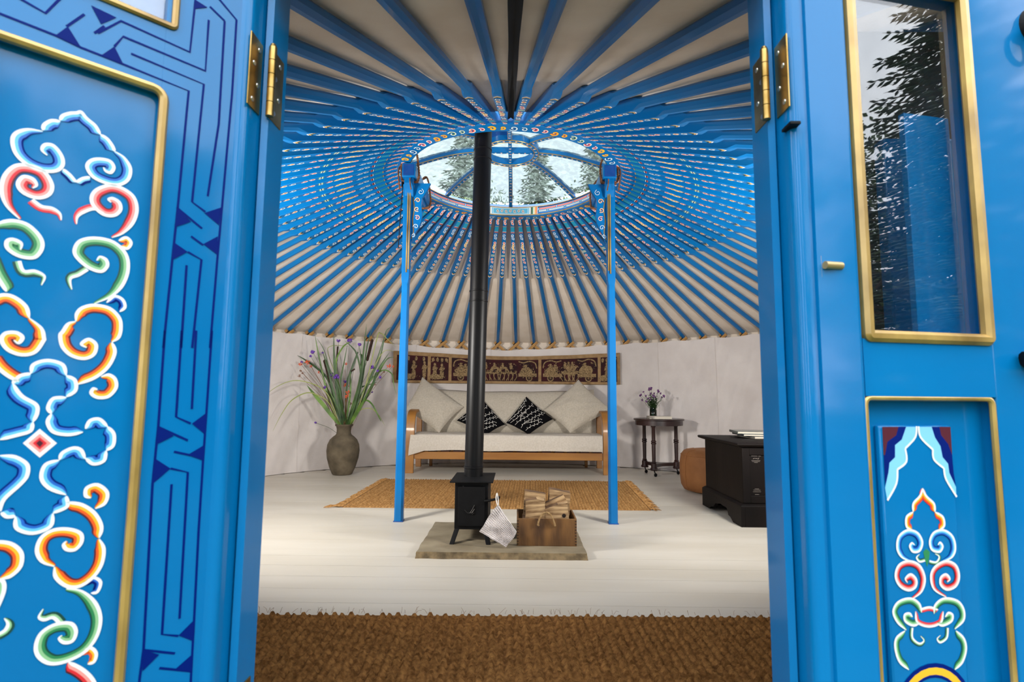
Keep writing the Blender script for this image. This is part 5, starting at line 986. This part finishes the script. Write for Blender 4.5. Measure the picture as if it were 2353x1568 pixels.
jar = MB(); jar.lathe([(.0001, 0), (.034, 0), (.036, .006), (.036, .085), (.030, .095), (.031, .112), (.028, .112), (.027, .095), (.033, .083), (.033, .006), (.0001, .004)], 24)
JX, JY = TXX-.045, TYY+.045
jo = jar.build('glass_jar', JARGLASS, M=T(JX, JY, TT)); tag(jo, 'green glass jar of small flowers on the side table', 'jar')
b = MB(); b.lathe([(.0001, .004), (.0325, .006), (.0325, .07), (.0001, .07)], 20); b.build('water', mat('dark_green_water', lin(26, 52, 30), rough=.2), jo)
po = empty('flower_posy', (JX, JY, TT+.02), label='small posy of mauve flowers in the green jar', cat='flowers')
r4 = random.Random(11)
heads = [(-.125, .225), (-.09, .255), (-.055, .285), (-.02, .29), (.065, .265), (.10, .215), (.125, .215), (-.07, .215), (-.035, .235), (-.01, .215), (-.10, .17), (-.075, .155), (.02, .24), (.04, .20), (.085, .24), (-.025, .18), (.015, .17), (-.05, .19), (.10, .20), (-.13, .215)]
for i, (hx, hz) in enumerate(heads):
    hy = r4.uniform(-.07, .07); p = Vector((hx, hy, hz)); b = MB()
    b.tube(spline([Vector((hx*.1, hy*.1, .0)), Vector((hx*.25, hy*.3, hz*.45)), p], 4), .0014, 4)
    for t in range(3):
        k = r4.uniform(.45, .9); c = Vector((hx*k*.9, hy*k, hz*k)); a = r4.uniform(0, 6.28); e = Vector((math.cos(a)*.02, math.sin(a)*.02, .012)); s = e.cross(Vector((0, 0, 1))).normalized()*.005
        b.add([c, c+e*.5+s, c+e, c+e*.5-s], [(0, 1, 2), (0, 2, 3)])
    st = b.build('flower_stem', LEAFD, po, smooth=0); b = MB()
    big = i in (4, 5, 2, 3, 9)
    for j in range(7): v = Vector((r4.gauss(0, 1), r4.gauss(0, 1), r4.gauss(0, 1))).normalized()*(.011 if big else .007); b.blob(p+v, .009 if big else .006, n=5)
    b.build('flower_head', MAUVE, st, smooth=60)

for i in range(46):                                     # leafy green sprigs
    a = r4.uniform(0, 6.28); hz = r4.uniform(.11, .24); hx = math.cos(a)*hz*r4.uniform(.1, .5); hy = math.sin(a)*hz*.35; b = MB(); b.tube([(0, 0, .02), (hx*.5, hy*.5, hz*.6), (hx, hy, hz)], .0012, 4)
    for t in range(6):
        k = .4+.1*t; c = Vector((hx*k, hy*k, hz*k)); g = r4.uniform(0, 6.28); e = Vector((math.cos(g)*.028, math.sin(g)*.028, .018)); s = e.cross(Vector((0, 0, 1))).normalized()*.007
        b.add([c, c+e*.5+s, c+e, c+e*.5-s], [(0, 1, 2), (0, 2, 3)])
    b.build('leafy_sprig', LEAFD, po, smooth=0)

# ---------------------------------------------------------------- chest, books on it, pouf
CX0, CX1, CY0, CY1 = 1.462, 2.34, -.262, .448
chest = empty('carved_chest', ((CX0+CX1)/2, (CY0+CY1)/2, 0), label='black carved wooden chest on a bracket plinth at the right of the room', cat='chest')
W2, D2 = (CX1-CX0)/2, (CY1-CY0)/2
b = MB(); b.box(-W2+.022, W2-.022, -D2+.022, D2-.022, .125, .488); b.build('chest_body', EBON, chest, bevel=.004)
b = MB(); b.loft([[(sx*(W2-.012+o_), sy*(D2-.012+o_), z) for sx, sy in ((-1, -1), (1, -1), (1, 1), (-1, 1))] for z, o_ in ((.486, -.006), (.492, .012), (.498, .028), (.508, .032), (.514, .028), (.516, .020))]); b.build('lid', EBON, chest, bevel=.002)
b = MB(); b.loft([[(sx*(W2+o_), sy*(D2+o_), z) for sx, sy in ((-1, -1), (1, -1), (1, 1), (-1, 1))] for z, o_ in ((.118, .0), (.126, .0), (.134, -.008), (.142, -.018))]); b.build('plinth_moulding', EBON, chest, bevel=.001)
side = [(-1, 0), (-.62, 0), (-.50, .024), (-.40, .030), (-.34, .070), (.0, .075), (.25, .060), (.36, .030), (.50, .022), (.62, 0), (1, 0), (1, .12), (-1, .12)]
for s in (-1, 1):
    b = MB(); b.prism([(u*D2, v) for u, v in side], s*W2, s*(W2-.025), lambda u, v, d: (d, u, v)); b.build('plinth_side', EBON, chest, bevel=.002)
    b = MB(); b.prism([(u*(W2-.025), v) for u, v in side], s*D2, s*(D2-.025), lambda u, v, d: (u, d, v)); b.build('plinth_side', EBON, chest, bevel=.002)
fr_y = -D2+.022
for x0, x1, z0, z1 in ((-W2+.022, -W2+.068, .145, .486), (W2-.068, W2-.022, .145, .486), (-.025, .025, .19, .44), (-W2+.068, W2-.068, .440, .486), (-W2+.068, W2-.068, .145, .19)):
    b = MB(); b.box(x0, x1, fr_y-.010, fr_y+.002, z0, z1); b.build('front_frame', EBON, chest, bevel=.002)
WORN = mat('worn_carving', lin(120, 112, 106), rough=.6)
b = MB(); r5 = random.Random(2)
for c in range(8):
    x = -W2+.083+c*.094
    for z, w in ((.432, 1), (.405, 1), (.398, .9), (.392, .45), (.230, .5), (.222, .8), (.212, .9), (.196, .5), (.165, .8), (.418, .5)):
        a = x+.03*(1-w); e = x+.03+.03*w; b.box(a, e-(.004 if z != .432 else .022), fr_y-.0016, fr_y+.0012, z, z+.0018)
        if z == .432: b.box(e-.016, e, fr_y-.0016, fr_y+.0012, z, z+.0018)
    for t in range(3): b.tube([(x+.01+.015*t, fr_y-.002, .416+.004*math.sin(t*2)), (x+.018+.015*t, fr_y-.002, .420-.004*math.sin(t*2))], .0016, 4)
tag(b.build('carved_lines', WORN, chest, smooth=0), kind='stuff')
def book(name, cx, cy, z, w, d, h, rz, cov, label, spine=None):
    o = empty(name, (cx, cy, z), rz=rz, label=label, cat='book', group='books stacked on the chest')
    b = MB(); b.box(-w, w, -d, d, 0, .002); b.box(-w, w, -d, d, h-.002, h); b.box(-w-.0005, -w+.0018, -d, d, 0, h); b.build('cover', cov, o)
    b = MB(); b.box(-w+.002, w-.004, -d+.003, d-.003, .0021, h-.0021); b.build('pages', PAPER, o)
    return o
cvA = mat('grey_green_cover', lin(70, 84, 82), lin(110, 120, 112), 25, rough=.35, coat=.4); cvB = mat('slate_cover', lin(54, 66, 74), rough=.4); cvC = mat('grey_cover', lin(120, 118, 110), rough=.5); cvD = mat('cream_red_cover', lin(225, 215, 205), lin(190, 60, 70), 18, rough=.35, coat=.4, contrast=(.5, .56))
book('chest_book', 1.852, .225, .516, .150, .12, .016, .10, cvC, 'grey book at the bottom of the stack on the black chest')
book('chest_book', 1.810, .235, .532, .150, .12, .014, -.06, cvB, 'slate-coloured book in the middle of the stack on the chest')
book('chest_book', 1.795, .255, .546, .155, .12, .016, -.14, cvA, 'grey-green glossy book on top of the stack on the chest')
book('chest_book', 1.93, .10, .546, .12, .085, .018, .05, cvD, 'red and white book lying at the right of the stack on the chest')
pf = MB(); n = 48
prof = [(.0001, .008), (.20, .008), (.245, .02), (.268, .06), (.278, .15), (.277, .24), (.266, .31), (.240, .343), (.17, .356), (.0001, .358)]
pf.lathe([(r_, z) for r_, z in prof], n); po_ = tag(pf.build('leather_pouf', LEATHER, M=T(1.752, 1.01, 0), smooth=60), 'round tan suede pouf half hidden behind the black chest', 'pouf')
b = MB(); b.lathe([(.2655+.0035*math.cos(a), .310+.0035*math.sin(a)) for a in [q*PI/3 for q in range(6)]], n, closed=True)
for q in range(6):
    a = 2*PI*q/6+.3; b.tube([(r_*1.004*math.cos(a), r_*1.004*math.sin(a), z+.001) for r_, z in prof[2:9]], .003, 5)
b.build('piped_seam', LEATHER, po_)

# ---------------------------------------------------------------- outside: ground and spruces
b = MB(); b.grid(lambda u, v: (-40+80*u, -40+80*v, -.07+.0*u), 8, 8); tag(b.build('ground', GRASS, smooth=0), kind='structure')
def spruce_mesh():
    b = MB(); r6 = random.Random(21); H = 9.0
    for w in range(46):
        z = .6+(H-.7)*(w/46)**.95; Lb = 2.35*(1-(z/H))**.82+.10; nb = 8 if w < 36 else 6
        for q in range(nb):
            a = 2*PI*(q+.5*(w % 2))/nb+r6.uniform(-.2, .2); L = Lb*r6.uniform(.8, 1.1); d = Vector((math.cos(a), math.sin(a), 0)); sd = Vector((-d.y, d.x, 0)); droop = r6.uniform(.25, .45)
            def pt(t): return Vector((0, 0, z))+d*L*t+Vector((0, 0, L*(-droop*t+.30*t*t)))
            b.tube([pt(0), pt(.5), pt(1)], [.022*L+.004, .012*L+.002, .002], 3, 1, caps=False)
            ns = max(4, int(L/.13))
            for i in range(ns):
                t = .15+.85*i/ns; p = pt(t); tl = (.16+.34*L*.35*(1-t))*r6.uniform(.7, 1.1)
                for s in (-1, 1):
                    e = p+(d*.75+sd*s*.8)*tl+Vector((0, 0, -.18*tl)); mid = (p+e)/2; ax = (e-p).normalized()
                    u_ = ax.cross(Vector((0, 0, 1))).normalized()*.030; v_ = Vector((0, 0, .026))
                    b.add([p, mid+u_, mid-v_, mid-u_, mid+v_, e], [(0, 1, 2), (0, 2, 3), (0, 3, 4), (0, 4, 1), (1, 5, 2), (2, 5, 3), (3, 5, 4), (4, 5, 1)])
                    for nn in range(2):                 # needle tufts
                        k = r6.uniform(.3, .9); c = p.lerp(e, k); f_ = (u_*r6.uniform(-2.6, 2.6)+v_*r6.uniform(-1.5, 2.2))+ax*.05
                        b.add([c, c+f_*.5+v_*.35, c+f_], [(0, 1, 2)])
    return b.mesh('foliage', [SPRUCE, BARK], smooth=0)
sp_me = spruce_mesh(); tb_ = MB(); tb_.tube([(0, 0, 0), (0, 0, 4), (0, 0, 8.9)], [.17, .10, .02], 8); tr_me = tb_.mesh('trunk', BARK)
SPOTS = [(8.4, -9.2, .60, 0, 'young spruce in the tree line behind the viewer to the right'), (8.4, -7.0, .57, 1.2, 'young spruce mirrored low in the right door window'), (5.3, -5.1, .62, 2.6, 'near young spruce mirrored at the right of the door window'), (6.4, -11.0, .62, 2.1, 'young spruce far behind the viewer to the right'),
         (3.4, -11.6, .70, .7, 'spruce behind the viewer, a little to the right'), (-.3, -11.2, .80, 2.9, 'spruce straight behind the viewer, opposite the doorway'), (-4.4, -10.2, .85, 3.3, 'spruce behind the viewer to the left of the doorway'), (9.4, -3.4, .80, 4.0, 'spruce to the right of the doorway'), (-8.0, -6.6, .95, 5.0, 'spruce to the left of the doorway'), (11.6, -6.6, .72, 5.6, 'far spruce to the right behind the viewer'),
         (-3.6, 9.8, .92, .5, 'spruce behind the roof, seen through the left roof panes'), (.6, 10.4, .86, 1.9, 'spruce behind the roof, seen through the middle roof panes'), (4.2, 10.0, .92, 2.7, 'spruce behind the roof, seen through the right roof panes'), (-8.0, 8.4, .9, 3.7, 'spruce behind the left side of the roof'), (8.4, 8.6, .9, 4.4, 'spruce behind the right side of the roof'), (-1.6, 12.6, 1.05, 5.2, 'farther spruce behind the roof to the left'), (2.6, 13.0, 1.05, 3.0, 'farther spruce behind the roof to the right'),
         (10.6, -9.6, .72, 3.9, 'spruce in the second tree row behind the viewer to the right'), (12.2, -11.4, .86, 1.5, 'spruce in the third tree row behind the viewer to the right'), (9.0, -12.6, .80, .9, 'spruce at the back of the trees behind the viewer')]
for x, y, s, rz, lb in SPOTS:
    t = empty('spruce_tree', (x, y, -.07), rz=rz, label=lb, cat='tree', group='spruces standing around the yurt'); t.scale = (s, s, s)
    link('foliage', sp_me, t); link('trunk', tr_me, t)
def broadleaf_mesh():
    b = MB(); r6 = random.Random(33); cl = []
    for q in range(150):
        a, ph = r6.uniform(0, 2*PI), math.acos(r6.uniform(-.75, 1)); k = r6.uniform(.55, 1)**.5
        cl.append(Vector((2.1*k*math.sin(ph)*math.cos(a), 2.1*k*math.sin(ph)*math.sin(a), 3.5+2.1*k*math.cos(ph))))
    for c in cl:
        for q in range(44):
            p = c+Vector((r6.gauss(0, .24), r6.gauss(0, .24), r6.gauss(0, .20))); u_ = Vector((r6.gauss(0, 1), r6.gauss(0, 1), r6.gauss(0, 1))).normalized(); v_ = u_.orthogonal().normalized(); L = r6.uniform(.07, .12)
            b.add([p, p+u_*L*.5+v_*L*.32, p+u_*L, p+u_*L*.5-v_*L*.32], [(0, 1, 2, 3)])
    return b.mesh('foliage', BROADL, smooth=0)
bl_me = broadleaf_mesh(); tb_ = MB(); tb_.tube([(0, 0, 0), (.05, 0, 1.5), (0, .05, 3.2)], [.14, .10, .06], 8)
for q in range(7): a = 2*PI*q/7; tb_.tube([(0, 0, 1.7+.2*q), (math.cos(a)*.7, math.sin(a)*.7, 2.6+.2*q), (math.cos(a)*1.3, math.sin(a)*1.3, 3.3+.2*q)], [.05, .03, .012], 6)
bt_me = tb_.mesh('trunk', BARK)
for x, y, s, rz, lb in [(7.4, -8.0, .86, 0, 'leafy tree mirrored in the lower left of the right door window'), (6.6, -9.6, .92, 1.0, 'leafy tree in the row behind the viewer, next to the spruces'), (10.4, -5.4, .95, 2.0, 'leafy tree to the right, beyond the near spruce'), (4.9, -12.6, 1.05, 3.0, 'leafy tree behind the viewer on the right'), (.9, -13.0, 1.1, 4.0, 'leafy tree behind the viewer in the middle'), (-6.6, -9.4, 1.1, 5.0, 'leafy tree behind the viewer on the left'),
                         (-5.8, 11.6, 1.15, .4, 'leafy tree behind the roof at the far left'), (-1.4, 9.6, 1.06, 1.4, 'leafy tree behind the roof, left of the middle'), (2.4, 9.8, 1.10, 2.4, 'leafy tree behind the roof, right of the middle'), (6.0, 11.4, 1.15, 3.4, 'leafy tree behind the roof at the far right'), (.5, 13.6, 1.2, 4.4, 'leafy tree farthest behind the roof')]:
    t = empty('leafy_tree', (x, y, -.07), rz=rz, label=lb, cat='tree', group='leafy trees standing around the yurt'); t.scale = (s, s, s)
    link('foliage', bl_me, t); link('trunk', bt_me, t)
